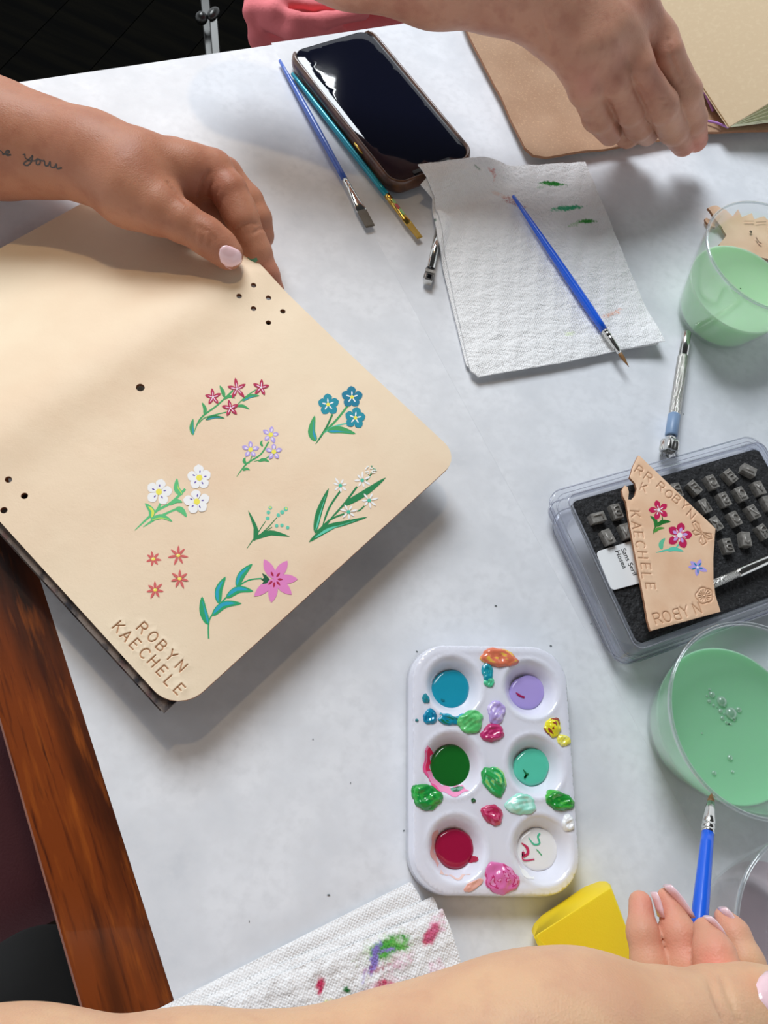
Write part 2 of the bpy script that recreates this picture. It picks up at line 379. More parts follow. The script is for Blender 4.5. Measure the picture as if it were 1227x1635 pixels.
# ------------------------------------------------------------------ painted motifs (px coordinates on a plane z)
class Motif:
    def __init__(s, z): s.z = z; s.v = []; s.f = []; s.mi = []; s.m = []; s.k = 0
    def poly(s, pts, c, lift=None):
        s.k += 1; z = s.z + .00006 + .000007 * s.k
        m = paint(*c)
        if m not in s.m: s.m.append(m)
        P = [Wp(x, y, z) for x, y in pts]; n = len(s.v); cen = sum(P, Vector()) / len(P)
        s.v.append(tuple(cen + Vector((0, 0, .00002)))); s.v += [tuple(p) for p in P]
        for i in range(len(P)): s.f.append((n, n + 1 + i, n + 1 + (i + 1) % len(P))); s.mi.append(s.m.index(m))
    def petal(s, x, y, ang, L, w, c, r0=0, pt=.6, tip=.25):   # ang degrees in px space (y down)
        a = math.radians(ang); d = (math.cos(a), math.sin(a)); u = (-d[1], d[0]); pts = []
        N = 9
        def wd(t): return w * (math.sin(math.pi * min(1, t ** pt)) ** .75 + tip * t * (1 - t))
        for i in range(N + 1):
            t = i / N; q = wd(t); pts.append((x + d[0] * (r0 + L * t) + u[0] * q, y + d[1] * (r0 + L * t) + u[1] * q))
        for i in range(N, -1, -1):
            t = i / N; q = -wd(t); pts.append((x + d[0] * (r0 + L * t) + u[0] * q, y + d[1] * (r0 + L * t) + u[1] * q))
        s.poly(pts, c)
    def disc(s, x, y, rx, c, ry=None, n=12):
        ry = ry or rx; s.poly([(x + rx * math.cos(6.2832 * i / n), y + ry * math.sin(6.2832 * i / n)) for i in range(n)], c)
    def flower(s, x, y, n, R, w, c, rot=0, r0=0, pt=1.3, cols2=None, R2=0, w2=0, r2=0, cc=None, rc=0):
        for i in range(n): s.petal(x, y, rot + 360 * i / n + random.uniform(-5, 5), R * random.uniform(.92, 1.08), w, c, r0, pt)
        if cols2:
            for i in range(n): s.petal(x, y, rot + 360 * i / n, R2, w2, cols2, r2, 1.0)
        if cc: s.disc(x, y, rc, cc)
    def stem(s, P, c, w=1.0, taper=1.0):     # smooth ribbon through px points
        Q = [];
        for i in range(len(P) - 1):
            p0 = P[max(i - 1, 0)]; p1 = P[i]; p2 = P[i + 1]; p3 = P[min(i + 2, len(P) - 1)]
            for j in range(6):
                t = j / 6; Q.append(tuple(.5 * (2 * p1[k] + (p2[k] - p0[k]) * t + (2 * p0[k] - 5 * p1[k] + 4 * p2[k] - p3[k]) * t * t + (3 * p1[k] - p0[k] - 3 * p2[k] + p3[k]) * t ** 3) for k in (0, 1)))
        Q.append(P[-1]); s.k += 1; z = s.z + .00006 + .000007 * s.k; m = paint(*c)
        if m not in s.m: s.m.append(m)
        n = len(s.v)
        for i, q in enumerate(Q):
            a = Q[max(i - 1, 0)]; b = Q[min(i + 1, len(Q) - 1)]; dx, dy = b[0] - a[0], b[1] - a[1]; L = math.hypot(dx, dy) or 1
            ww = (w if isinstance(w, (int, float)) else w[0] + (w[1] - w[0]) * i / (len(Q) - 1)) * .72
            if taper: ww *= min(1, .25 + 3 * i / len(Q)) if taper > 0 else 1
            s.v.append(tuple(Wp(q[0] - dy / L * ww, q[1] + dx / L * ww, z))); s.v.append(tuple(Wp(q[0] + dy / L * ww, q[1] - dx / L * ww, z)))
        for i in range(len(Q) - 1): s.f.append((n + 2 * i, n + 2 * i + 1, n + 2 * i + 3, n + 2 * i + 2)); s.mi.append(s.m.index(m))
    def leaf(s, P, w, c, c2=None, off=.0):   # leaf along px curve
        Q = []
        for i in range(len(P) - 1):
            p0 = P[max(i - 1, 0)]; p1 = P[i]; p2 = P[i + 1]; p3 = P[min(i + 2, len(P) - 1)]
            for j in range(5):
                t = j / 5; Q.append(tuple(.5 * (2 * p1[k] + (p2[k] - p0[k]) * t + (2 * p0[k] - 5 * p1[k] + 4 * p2[k] - p3[k]) * t * t + (3 * p1[k] - p0[k] - 3 * p2[k] + p3[k]) * t ** 3) for k in (0, 1)))
        Q.append(P[-1])
        def rib(a0, a1, s0, s1):
            A = []; B = []; n = len(Q)
            for i in range(n):
                t = i / (n - 1)
                if t < a0 or t > a1: continue
                tt = (t - a0) / (a1 - a0)
                a = Q[max(i - 1, 0)]; b = Q[min(i + 1, n - 1)]; dx, dy = b[0] - a[0], b[1] - a[1]; L = math.hypot(dx, dy) or 1
                g = math.sin(math.pi * tt ** .8) ** .8 if 0 < tt < 1 else 0
                A.append((Q[i][0] - dy / L * w * g * s0, Q[i][1] + dx / L * w * g * s0)); B.append((Q[i][0] - dy / L * w * g * s1, Q[i][1] + dx / L * w * g * s1))
            return A + B[::-1]
        s.poly(rib(0, 1, 1, -1), c)
        if c2: s.poly(rib(.08, .82, .75 if off >= 0 else -.1, .1 if off >= 0 else -.75), c2)
    def done(s, name, parent, label=None):
        if abs(s.z - .030) < 1e-6:
            dz = jz(np.array(s.v)[:, :2]) - ZJ; s.v = [(v[0], v[1], v[2] + d) for v, d in zip(s.v, dz)]
        o = mk(name, s.v, s.f, s.m, parent, False, s.mi)
        if label: o['label'] = label
        return o

# ------------------------------------------------------------------ implicit surfaces for arms, hands, cloth
def smin(a, b, k):
    h = np.clip(.5 + .5 * (b - a) / k, 0, 1); return b * (1 - h) + a * h - k * h * (1 - h)
class Field:
    def __init__(s, lo, hi, h):
        s.h = h; s.lo = np.array(lo, float); n = np.ceil((np.array(hi) - s.lo) / h).astype(int) + 1; s.n = n
        s.x = [(s.lo[i] + h * np.arange(n[i])).astype(np.float32) for i in range(3)]
        s.base = np.full(n, .5, np.float32)
    def sl(s, a, b, r, pad=.02):
        lo = np.minimum(a, b) - r - pad; hi = np.maximum(a, b) + r + pad
        i0 = np.clip(((lo - s.lo) / s.h).astype(int), 0, s.n - 1); i1 = np.clip(((hi - s.lo) / s.h).astype(int) + 2, 1, s.n)
        i1 = np.maximum(i1, i0 + 1)
        return tuple(slice(i0[k], i1[k]) for k in range(3))
    def cap(s, sl, a, b, ra, rb):
        X = s.x[0][sl[0]][:, None, None]; Y = s.x[1][sl[1]][None, :, None]; Z = s.x[2][sl[2]][None, None, :]
        a = np.array(a, np.float32); ab = np.array(b, np.float32) - a; L = max(float(ab @ ab), 1e-12)
        px = X - a[0]; py = Y - a[1]; pz = Z - a[2]
        t = np.clip((px * ab[0] + py * ab[1] + pz * ab[2]) / L, 0, 1)
        return np.sqrt((px - t * ab[0]) ** 2 + (py - t * ab[1]) ** 2 + (pz - t * ab[2]) ** 2) - (ra + (rb - ra) * t)
    def chain(s, F_, J, k):                  # J: list of (pos, r)
        for (a, ra), (b, rb) in zip(J[:-1], J[1:]):
            sl = s.sl(np.array(a), np.array(b), max(ra, rb)); F_[sl] = smin(F_[sl], s.cap(sl, a, b, ra, rb), k)
    def carve(s, F_, P, r, depth_k=.0015):
        for a, b in zip(P[:-1], P[1:]):
            sl = s.sl(np.array(a), np.array(b), r, .004); F_[sl] = -smin(-F_[sl], s.cap(sl, a, b, r, r), depth_k)
    def mesh(s, F_):
        n = F_.shape; S = F_ < 0
        act = np.zeros((n[0] - 1, n[1] - 1, n[2] - 1), np.int8)
        for i in (0, 1):
            for j in (0, 1):
                for k in (0, 1): act += S[i:n[0] - 1 + i, j:n[1] - 1 + j, k:n[2] - 1 + k]
        idx = np.argwhere((act > 0) & (act < 8)); N = len(idx)
        vid = -np.ones(act.shape, np.int64); vid[tuple(idx.T)] = np.arange(N)
        cr = [(i, j, k) for i in (0, 1) for j in (0, 1) for k in (0, 1)]
        acc = np.zeros((N, 3)); cnt = np.zeros(N)
        for a in cr:
            for ax in range(3):
                if a[ax]: continue
                b = list(a); b[ax] = 1
                fa = F_[tuple((idx + a).T)]; fb = F_[tuple((idx + b).T)]; m = (fa < 0) != (fb < 0)
                t = fa[m] / (fa[m] - fb[m]); p = np.array(a, float)[None].repeat(m.sum(), 0); p[:, ax] += t
                acc[m] += p; cnt[m] += 1
        V = s.lo + (idx + acc / cnt[:, None]) * s.h
        Fc = []
        for ax in range(3):
            o1, o2 = [(1, 2), (2, 0), (0, 1)][ax]
            A = np.take(S, range(n[ax] - 1), ax); B = np.take(S, range(1, n[ax]), ax); e = np.argwhere(A != B)
            e = e[(e[:, o1] > 0) & (e[:, o2] > 0) & (e[:, o1] < n[o1] - 1) & (e[:, o2] < n[o2] - 1)]
            d1 = np.zeros(3, int); d1[o1] = 1; d2 = np.zeros(3, int); d2[o2] = 1
            q = np.stack([vid[tuple((e - d1 - d2).T)], vid[tuple((e - d2).T)], vid[tuple(e.T)], vid[tuple((e - d1).T)]], 1)
            inn = S[tuple(e.T)]; q[~inn] = q[~inn][:, ::-1]; Fc.append(q)
        return V, np.concatenate(Fc)
CAMP = Vector((0, 0, H))
def J(pts):                                  # (px, py, z, radius in px) -> positions, radii
    return [(np.array(Wp(x, y, z)), r * ppm(x, y, z)) for x, y, z, r in pts]
def build_flesh(palm, fingers, extra=[], creases=[], h=.0012, kp=.012, kf=.007, name='arm', m=None, parent=None, tints=[], c0=None, fine=True):
    allj = [j for c in palm + fingers + extra for j in J(c)]
    lo = np.min([p - r for p, r in allj], 0) - .006; hi = np.max([p + r for p, r in allj], 0) + .006
    Fd = Field(lo, hi, h)
    P = Fd.base.copy()
    for c in palm: Fd.chain(P, J(c), kp)
    R = P.copy()
    for c in fingers:
        Q = Fd.base.copy(); Fd.chain(Q, J(c), .0035)
        R = np.minimum(R, smin(P, Q, kf)); del Q
    for c in extra:
        Q = Fd.base.copy(); Fd.chain(Q, J(c), .003); R = smin(R, Q, .003)
    if creases:
        V, Fc = Fd.mesh(R); bv0 = BVHTree.FromPolygons([tuple(v) for v in V.tolist()], Fc.tolist())
        for c, r, k in creases:
            dp = []
            for (xa, ya), (xb, yb) in zip(c[:-1], c[1:]): dp += [(xa + (xb - xa) * t, ya + (yb - ya) * t) for t in (0, .5)]
            Fd.carve(R, [np.array(p) for p in onpts(bv0, dp + [c[-1]])], r, k)
    V, Fc = Fd.mesh(R)
    cc = np.tile(np.array(c0), (len(V), 1))
    for (x, y, z, rad_, tc, am) in tints:
        d_ = np.linalg.norm(V - np.array(Wp(x, y, z)), axis=1); w_ = (np.exp(-(d_ / rad_) ** 2) * am)[:, None]; cc[:, :3] = cc[:, :3] * (1 - w_) + np.array(col(*tc))[:3] * w_
    o = mk(name, V, Fc, m, parent, cols=cc)
    bvh = BVHTree.FromPolygons([tuple(v) for v in V.tolist()], Fc.tolist())
    return o, bvh
def hit(bvh, x, y):
    d = (Wp(x, y, 0) - CAMP).normalized(); return bvh.ray_cast(CAMP, d)
def patch(bvh, name, outline, m, parent, lift=.0006, step=2.0, flat=False, label=None):   # thin shell lying on a body
    o = np.array(outline); lo = o.min(0); hi = o.max(0)
    gx, gy = np.meshgrid(np.arange(lo[0], hi[0], step), np.arange(lo[1], hi[1], step)); G = np.stack([gx.ravel(), gy.ravel()], 1)
    G = G[inside(outline, G)]; G = G[polydist(G, outline) > step * .5]
    P, T = tri2d([tuple(p) for p in outline], [], G.tolist()); ed = polydist(P, outline); mx = max(ed.max(), 1e-6)
    V = []; ok = []
    for p, e in zip(P, ed):
        l, nn, i, d = hit(bvh, p[0], p[1])
        if l is None: V.append(Vector((0, 0, 0))); ok.append(False); continue
        if nn.z < 0: nn = -nn
        g = 1 if flat else (1 - (1 - min(1, e / (mx * .45))) ** 2) ** .5
        V.append(l + nn * (lift * (g * 1.2 - .2) if not flat else lift)); ok.append(True)
    a = P[T[:, 0]]; b = P[T[:, 1]]; c = P[T[:, 2]]
    fl = ((b - a)[:, 0] * (c - a)[:, 1] - (b - a)[:, 1] * (c - a)[:, 0]) > 0; T[fl] = T[fl][:, ::-1]
    T = [t for t in T.tolist() if all(ok[i] for i in t)]
    used = sorted({i for t in T for i in t}); mp = {u: j for j, u in enumerate(used)}
    if not T: print('PATCH MISSED', name); return None
    ob = mk(name, [V[u] for u in used], [tuple(mp[i] for i in t) for t in T], m, parent)
    if label: ob['label'] = label
    return ob
def onpts(bvh, px, sink=0.0):
    out = []
    for x, y in px:
        l, nn, i, d = hit(bvh, x, y)
        if l is not None: out.append(l - nn * sink * (1 if nn.z > 0 else -1))
    return out

# ================================================================== SETTING
TA = Vector((.6845, .729, 0)); TA.normalize(); TB = Vector((TA.y, -TA.x, 0))
def tb(s, t, z=0): return TO + TA * s + TB * t + Vector((0, 0, z))
w0, w1 = Wp(0, 1190), Wp(130, 1610); t0, t1 = Wp(28, 135), Wp(735, 30)
wmid = (w0 + w1) / 2; tmid = (t0 + t1) / 2
TO = wmid + TB * ((tmid - wmid).dot(TB)) ; TO.z = 0
sL = ((Wp(60, 930) + Wp(283, 1597)) / 2 - TO).dot(TA)
sS = ((Wp(740, 660) + Wp(1050, 1190)) / 2 - TO).dot(TA)
Zf = -.745
fl = MB()
for i in range(-12, 13):
    fl.box((i * .14, 0.6, Zf - .01), (Vector((1, 0, 0)), Vector((0, 1, 0)), Vector((0, 0, 1))), (.069, 2.2, .01))
ce = MB().box((0, .4, 1.95), (Vector((1, 0, 0)), Vector((0, 1, 0)), Vector((0, 0, 1))), (3.0, 3.2, .05)).obj('ceiling', M['ceiling'], smooth=False)
info(ce, kind='structure')
fo = MB().box((0, .6, Zf - .03), (Vector((1, 0, 0)), Vector((0, 1, 0)), Vector((0, 0, 1))), (1.8, 2.2, .012)).obj('floor', M['floor'], smooth=False)
info(fo, kind='structure')
for i in range(-12, 13):
    MB().box((i * .14, 0.6, Zf - .009), (Vector((1, 0, 0)), Vector((0, 1, 0)), Vector((0, 0, 1))), (.069, 2.2, .009)).obj('floor_board', M['floor'], fo, smooth=False)

# table
AX = (TA, TB, Vector((0, 0, 1)))
tbl = empty('table', tb(.42, .55, Zf), 'dark reddish-brown varnished wooden table largely covered with white paper', 'table')
top = MB().box(tb(.44, .59, -.0145), AX, (.44, .59, .0125)).obj('tabletop', M['wood'], tbl, smooth=False)
# rotate texture so that the grain follows the left edge of the table
def rebase(o, ax):
    me = o.data; R = Matrix((ax[0], ax[1], ax[2])).transposed()
    co = np.empty(len(me.vertices) * 3); me.vertices.foreach_get('co', co); co = co.reshape(-1, 3) @ np.array(R)
    me.vertices.foreach_set('co', co.ravel()); o.rotation_euler = R.to_euler()
rebase(top, AX)
md = top.modifiers.new('round', 'BEVEL'); md.width = .003; md.segments = 3
for s, t in ((.06, .06), (.82, .06), (.06, 1.12), (.82, 1.12)):
    MB().box(tb(s, t, (Zf - .027) / 2), AX, (.03, .03, (-Zf - .027) / 2)).obj('leg', M['wood'], tbl, smooth=False)
# paper sheets covering the table
def psheet(s0, s1, t0_, t1_, z, label):
    out = [tb(s0, t0_), tb(s1, t0_), tb(s1, t1_), tb(s0, t1_)]
    def zf(P):
        return np.full(len(P), z)
    o = sheet('paper_sheet', [(p.x, p.y) for p in out], zf, .00012, M['paper'], step=.05); return info(o, label, 'paper', 'paper sheets covering the table')
psheet(sL, sS + .09, -.004, 1.10, -.0016, 'white paper sheet along the bare wooden edge, under the flower-painted leather journal')
psheet(sS, .90, -.006, 1.10, -.00147, 'white paper sheet overlapping the other, under the stamp box and cups')

mb = MB()
for x, y, r_ in ((792, 967, 1.6), (525, 1429, 1.8), (398, 1471, 1.1), (645, 1326, 1.2), (653, 1368, 1.4), (666, 1040, 1.2), (880, 1031, 1.5), (944, 996, 1.2), (165, 380, 1.0), (500, 1180, .9), (560, 1250, .9), (1092, 661, 1.0), (1124, 716, 1.3)):
    p = Wp(x, y, -.0012); m_ = ppm(x, y, 0); mb.ball(p, (r_ * 1.4 * m_, r_ * .7 * m_, .00015), 8, 0, (Vector((math.cos(x), math.sin(x), 0)), Vector((-math.sin(x), math.cos(x), 0)), Vector((0, 0, 1))))
pf_ = [o for o in C.objects if o.name.startswith('paper_sheet')][0]
mb.obj('paint_specks', mat('speck', col(90, 100, 100), .7), pf_)['kind'] = 'stuff'

# ================================================================== LEATHER JOURNAL (left)
ZJ = .030
n2 = np.array([-.928, .373]); e2 = np.array([-.373, -.928])
Rr = np.array(Wp(735, 730, ZJ))[:2]; Bb = np.array(Wp(285, 1140, ZJ))[:2]
e2 = (Bb - Rr) / np.linalg.norm(Bb - Rr); n2 = np.array([e2[1], -e2[0]])
if n2[0] > 0: n2 = -n2
Lh = np.linalg.norm(Bb - Rr) + .001
def jz(P):                                   # height profile across the cover: flat front, arched spine, back leaf going down
    w = (P - Rr) @ n2
    return ZJ + .004 * np.exp(-((w - .178) / .020) ** 2) - .026 * smoothstep(.185, .31, w) + .0015 * smoothstep(.09, .14, w) * (1 - smoothstep(.2, .26, w))
Wt = .306
cor = [Rr, Rr + n2 * Wt, Rr + n2 * Wt + e2 * Lh, Bb + e2 * .001]
cor[3] = Rr + e2 * Lh
outl = rpoly([tuple(c) for c in cor], [.013, .004, .004, .017], 8)
outl = densify(outl, .004)
hol = []
for (x, y, r) in [(224, 618, .0024), (13, 765, .0018), (38, 790, .0018), (5, 813, .0018), (382, 475, .0017), (405, 458, .0017), (429, 475, .0017), (452, 495, .0017), (405, 492, .0017), (429, 513, .0017), (-20, 790, .0018), (-30, 838, .0018)]:
    c = np.array(Wp(x, y, ZJ + .003))[:2]; hol.append([(c[0] + r * math.cos(a), c[1] + r * math.sin(a)) for a in np.linspace(0, 2 * math.pi, 17)[:-1]])
js = []
def words(lst, ox, oy, sc_, d, h, z, mirror=()):
    out = []
    for i, (ch, x, y) in enumerate(lst):
        px, py = ox + x / sc_, oy + y / sc_
        a = Wp(px, py, z); b = Wp(px + d[0] * 5, py + d[1] * 5, z)
        out += glyph(ch, a, b - a, h, i in mirror)
    return out
js += words([('R', 800, 535), ('O', 857, 585), ('B', 905, 635), ('Y', 960, 690), ('N', 1015, 748)], 0, 850, 3.506, (.72, .69), .0052, ZJ)
js += words([('K', 665, 530), ('A', 708, 578), ('E', 757, 625), ('C', 810, 675), ('H', 860, 722), ('E', 908, 775), ('L', 950, 830), ('E', 1005, 878)], 0, 850, 3.506, (.69, .72), .0052, ZJ)
def jzf(P):
    z = jz(P); d = strokedist(P, js)
    z -= .0008 * (1 - smoothstep(.0001, .00045, d)); z += .00014 * np.exp(-((d - .0008) / .0002) ** 2)
    return z
jr = empty('leather_journal', Wp(285, 1000, 0), 'light tan leather journal cover painted with small flowers and stamped with a name', 'journal')
sheet('leather_cover', outl, jzf, .0024, [M['leather'], M['leather_edge'], M['burnish']], jr, holes=hol, step=.004, extra=finepts(js), edge_mat=1, matfun=lambda P: np.where(strokedist(P, js) < .00030, 2, 0))
# book block with marbled boards under the cover
def jp(w, l): q = Rr + n2 * w + e2 * l; return (q[0], q[1])
MARG = .0035
sheet('marbled_board', densify([jp(.012, .012), jp(.150, .012), jp(.150, Lh + MARG), jp(.012, Lh + MARG)], .01), lambda P: np.full(len(P), .0035), .003, M['marble'], jr, step=.02)
sheet('marbled_board', densify([jp(.006, .008), jp(.150, .008), jp(.150, Lh + MARG), jp(.006, Lh + MARG)], .01), lambda P: np.full(len(P), .0268), .003, M['marble'], jr, step=.02)
for i in range(6):
    z0 = .0037 + i * .0033
    sheet('page_block', [jp(.014, .014), jp(.148, .014), jp(.148, Lh + MARG - .0010 - .0008 * (i % 2)), jp(.014, Lh + MARG - .001 - .0008 * (i % 2))], lambda P, z0=z0: np.full(len(P), z0 + .003), .003, M['marble'], jr, step=.05)
# painted flower motifs
GRN = (66, 160, 96); DG = (34, 128, 76); MNT = (96, 200, 172); BL = (44, 150, 190); CRI = (178, 40, 80); WHT = (244, 240, 250); YEL = (246, 226, 90); LAV = (178, 160, 224); TEAL = (30, 140, 160); COR = (208, 100, 98); PNK = (222, 130, 190); VIO = (110, 92, 170)
def Q5(ox, oy, s): return lambda x, y: (ox + x / s, oy + y / s)
q = Q5(200, 590, 2.727)
m = Motif(ZJ)                                # crimson star flowers
m.stem([q(300, 278), q(330, 215), q(400, 160), q(470, 95)], GRN, 1.8); m.stem([q(320, 240), q(350, 212), q(440, 188)], GRN, 1.2); m.stem([q(480, 165), q(520, 125), q(570, 90)], GRN, 1.2)
m.leaf([q(297, 288), q(290, 255), q(297, 218)], 3.6, GRN, BL); m.leaf([q(345, 200), q(348, 175), q(335, 148)], 3.0, GRN); m.leaf([q(432, 125), q(425, 100), q(412, 74)], 3.0, GRN)
m.leaf([q(428, 133), q(455, 120), q(480, 128)], 2.4, GRN); m.leaf([q(510, 140), q(545, 118), q(586, 116)], 3.0, GRN, BL); m.leaf([q(488, 162), q(512, 160), q(542, 175)], 2.4, GRN); m.leaf([q(350, 222), q(390, 208), q(434, 214)], 2.6, DG, BL)
for x, y, R in ((383, 125, 38), (487, 88, 46), (592, 80, 38), (459, 170, 38)):
    m.flower(*q(x, y), 5, R / 2.727, 2.7, CRI, rot=random.uniform(-100, -80), pt=1.0, cols2=(236, 200, 226), R2=R / 2.727 * .55, w2=.8, r2=1)
    m.disc(*q(x, y), 1.5, WHT)
m.done('painted_flower', jr, 'crimson star-petalled flowers on green stems')
m = Motif(ZJ)                                # teal forget-me-nots
m.stem([q(830, 325), q(875, 255), q(903, 195)], DG, 2.2); m.stem([q(850, 290), q(920, 220), q(972, 155)], GRN, 2.4); m.stem([q(870, 275), q(905, 250), q(966, 234)], MNT, 1.6)
m.leaf([q(832, 312), q(812, 270), q(826, 200)], 6.0, GRN, BL); m.leaf([q(880, 268), q(935, 262), q(1005, 280)], 5.5, GRN, BL)
for x, y, cc in ((884, 152, TEAL), (988, 120, (24, 120, 150)), (1003, 210, TEAL)):
    m.flower(*q(x, y), 5, 17.5, 6.6, cc, rot=-90 + random.uniform(-8, 8), pt=1.5, cols2=WHT, R2=8, w2=1.1, r2=2, cc=YEL, rc=3)
m.done('painted_flower', jr, 'teal five-petalled flowers with yellow centres')
m = Motif(ZJ)                                # lavender trio
m.stem([q(486, 466), q(530, 410), q(590, 370), q(625, 315)], GRN, 1.8); m.stem([q(540, 410), q(555, 370)], GRN, 1.1); m.stem([q(560, 400), q(610, 388), q(630, 374)], GRN, 1.2)
m.leaf([q(528, 412), q(518, 398), q(524, 382)], 2.6, GRN); m.leaf([q(580, 400), q(605, 392), q(628, 402)], 2.6, GRN); m.leaf([q(512, 440), q(528, 432), q(544, 438)], 2.2, GRN); m.leaf([q(600, 335), q(592, 322), q(598, 308)], 2.0, GRN)
for x, y in ((634, 284), (546, 349), (648, 358)):
    m.flower(*q(x, y), 5, 12.5, 3.3, LAV, rot=-80 + random.uniform(-12, 12), r0=1.2, pt=1.3, cols2=(226, 216, 246), R2=6.5, w2=1.4, r2=4, cc=YEL, rc=3.8)
m.done('painted_flower', jr, 'lavender flowers with yellow centres')
m = Motif(ZJ)                                # white trio
LG = (92, 190, 124)
m.stem([q(42, 700), q(130, 620), q(200, 580), q(262, 520)], LG, 2.8); m.stem([q(78, 686), q(150, 640), q(240, 600)], LG, 2.4); m.stem([q(110, 640), q(140, 610), q(156, 578)], LG, 2.6)
m.leaf([q(250, 545), q(225, 520), q(226, 474)], 5, LG, (214, 222, 90)); m.leaf([q(112, 648), q(115, 615), q(86, 582)], 5, LG, (214, 222, 90)); m.leaf([q(110, 655), q(160, 640), q(206, 662)], 4, LG, (170, 210, 100)); m.leaf([q(220, 605), q(245, 612), q(268, 642)], 4.6, LG); m.leaf([q(190, 590), q(222, 572), q(250, 578)], 3.4, LG)
for x, y in ((147, 533), (323, 471), (312, 575)):
    m.flower(*q(x, y), 5, 20.5, 7.6, (246, 246, 250), rot=-88 + random.uniform(-10, 10), r0=.5, pt=1.55)
    for i in range(5): m.petal(*q(x, y), -88 + 72 * i + 4, 5.0, 1.1, VIO, 7.2, 1.0)
    m.disc(*q(x, y), 5, YEL)
m.done('painted_flower', jr, 'white five-petalled flowers with violet dashes')
m = Motif(ZJ)                                # mint dots sprig
m.stem([q(530, 780), q(575, 715), q(612, 660)], DG, [1.4, .8]); m.stem([q(570, 735), q(620, 690), q(660, 645)], DG, [1.4, .8]); m.stem([q(578, 722), q(610, 705), q(640, 686)], DG, .9)
m.leaf([q(560, 748), q(572, 700), q(535, 612)], 3, DG); m.leaf([q(562, 742), q(630, 708), q(718, 728)], 3, DG)
for x, y, r, c_ in ((632, 602, 3, MNT), (632, 601, 1.8, YEL), (624, 622, 3, MNT), (621, 648, 3.1, MNT), (700, 607, 3.4, MNT), (701, 606, 2, YEL), (684, 621, 3.4, MNT), (667, 634, 3, MNT), (660, 680, 2.8, MNT), (683, 678, 2.8, MNT), (708, 688, 2.8, MNT)):
    m.disc(*q(x, y), r, c_)
m.done('painted_flower', jr, 'sprig of pale mint dots')
m = Motif(ZJ)                                # white daisies with long leaves
m.stem([q(860, 680), q(890, 600), q(938, 528)], DG, 2.2); m.stem([q(890, 655), q(950, 590), q(1010, 510)], DG, 2.2); m.stem([q(850, 690), q(900, 650), q(955, 628)], DG, 2.0); m.stem([q(1010, 618), q(1025, 610), q(1042, 594)], DG, 1.6); m.stem([q(1050, 485), q(1062, 470), q(1072, 454)], DG, 1.6)
m.leaf([q(826, 712), q(845, 620), q(887, 516)], 5, DG, MNT); m.leaf([q(940, 596), q(1040, 540), q(1136, 470)], 5.2, DG); m.leaf([q(800, 752), q(880, 690), q(960, 668), q(1056, 642)], 4.5, DG, MNT)
m.stem([q(826, 712), q(870, 680), q(890, 655)], DG, 2.6)
for x, y in ((937, 505), (1033, 482), (1063, 570), (973, 620)):
    a0 = random.uniform(0, 40)
    for i in range(7): m.petal(*q(x, y), a0 + i * 51 + random.uniform(-8, 8), random.uniform(8, 13), 1.5, (250, 250, 250), 2.5, 1.2)
    m.disc(*q(x, y), 3, (70, 190, 160))
for i in range(22):
    a = random.uniform(0, 6.28); r = 24 * math.sqrt(random.random()); m.disc(*q(1070 + r * math.cos(a), 437 + r * .8 * math.sin(a)), 1.3, random.choice([WHT, (110, 170, 140), (230, 240, 230)]), n=7)
m.done('painted_flower', jr, 'white daisies with long green leaves')
q = Q5(150, 850, 3.506)
m = Motif(ZJ)                                # coral stars
for x, y, R in ((332, 149, 40), (472, 129, 50), (343, 322, 46), (480, 259, 50)):
    a0 = random.uniform(-100, -80)
    for i in range(7): m.petal(*q(x, y), a0 + i * 51.4 + random.uniform(-6, 6), R / 3.5 * random.uniform(.95, 1.15), 2.0, COR, .8, .9)
    m.disc(*q(x, y), 3.3, YEL, 2.6); m.disc(*q(x - 2, y - 2), 1.4, (250, 244, 190))
m.done('painted_flower', jr, 'four small coral star flowers')
m = Motif(ZJ)                                # pink lily with blue-green leaves
G2 = (44, 160, 104); B2 = (40, 160, 190)
m.stem([q(643, 595), q(642, 520), q(660, 465), q(740, 365), q(850, 275), q(940, 258)], G2, 1.6, 0)
m.leaf([q(641, 518), q(612, 440), q(606, 358)], 6.2, G2, B2, 1); m.leaf([q(700, 400), q(700, 320), q(738, 248)], 6, G2, B2, -1); m.leaf([q(800, 305), q(830, 235), q(888, 176)], 6, G2, B2, -1)
m.leaf([q(740, 368), q(810, 320), q(893, 330)], 6, G2, B2, -1); m.leaf([q(662, 468), q(730, 405), q(828, 398)], 6, G2, B2, -1)
cx_, cy_ = q(1012, 262)
for ang, L in ((-118, 36), (-55, 36), (0, 37), (42, 37), (98, 38), (140, 43)): m.petal(cx_, cy_, ang, L, 7.2, PNK, 0, .95)
for ang in (-115, -50, 2, 48, 95, 138): m.petal(cx_, cy_, ang, 9, 1.7, (170, 30, 70), 4.5, .9)
m.poly([q(942, 228), q(965, 240), q(985, 262), q(970, 285), q(942, 290), q(955, 275), q(935, 262), q(955, 255)], (30, 90, 60))
m.done('painted_flower', jr, 'pink lily with blue-shaded green leaves')

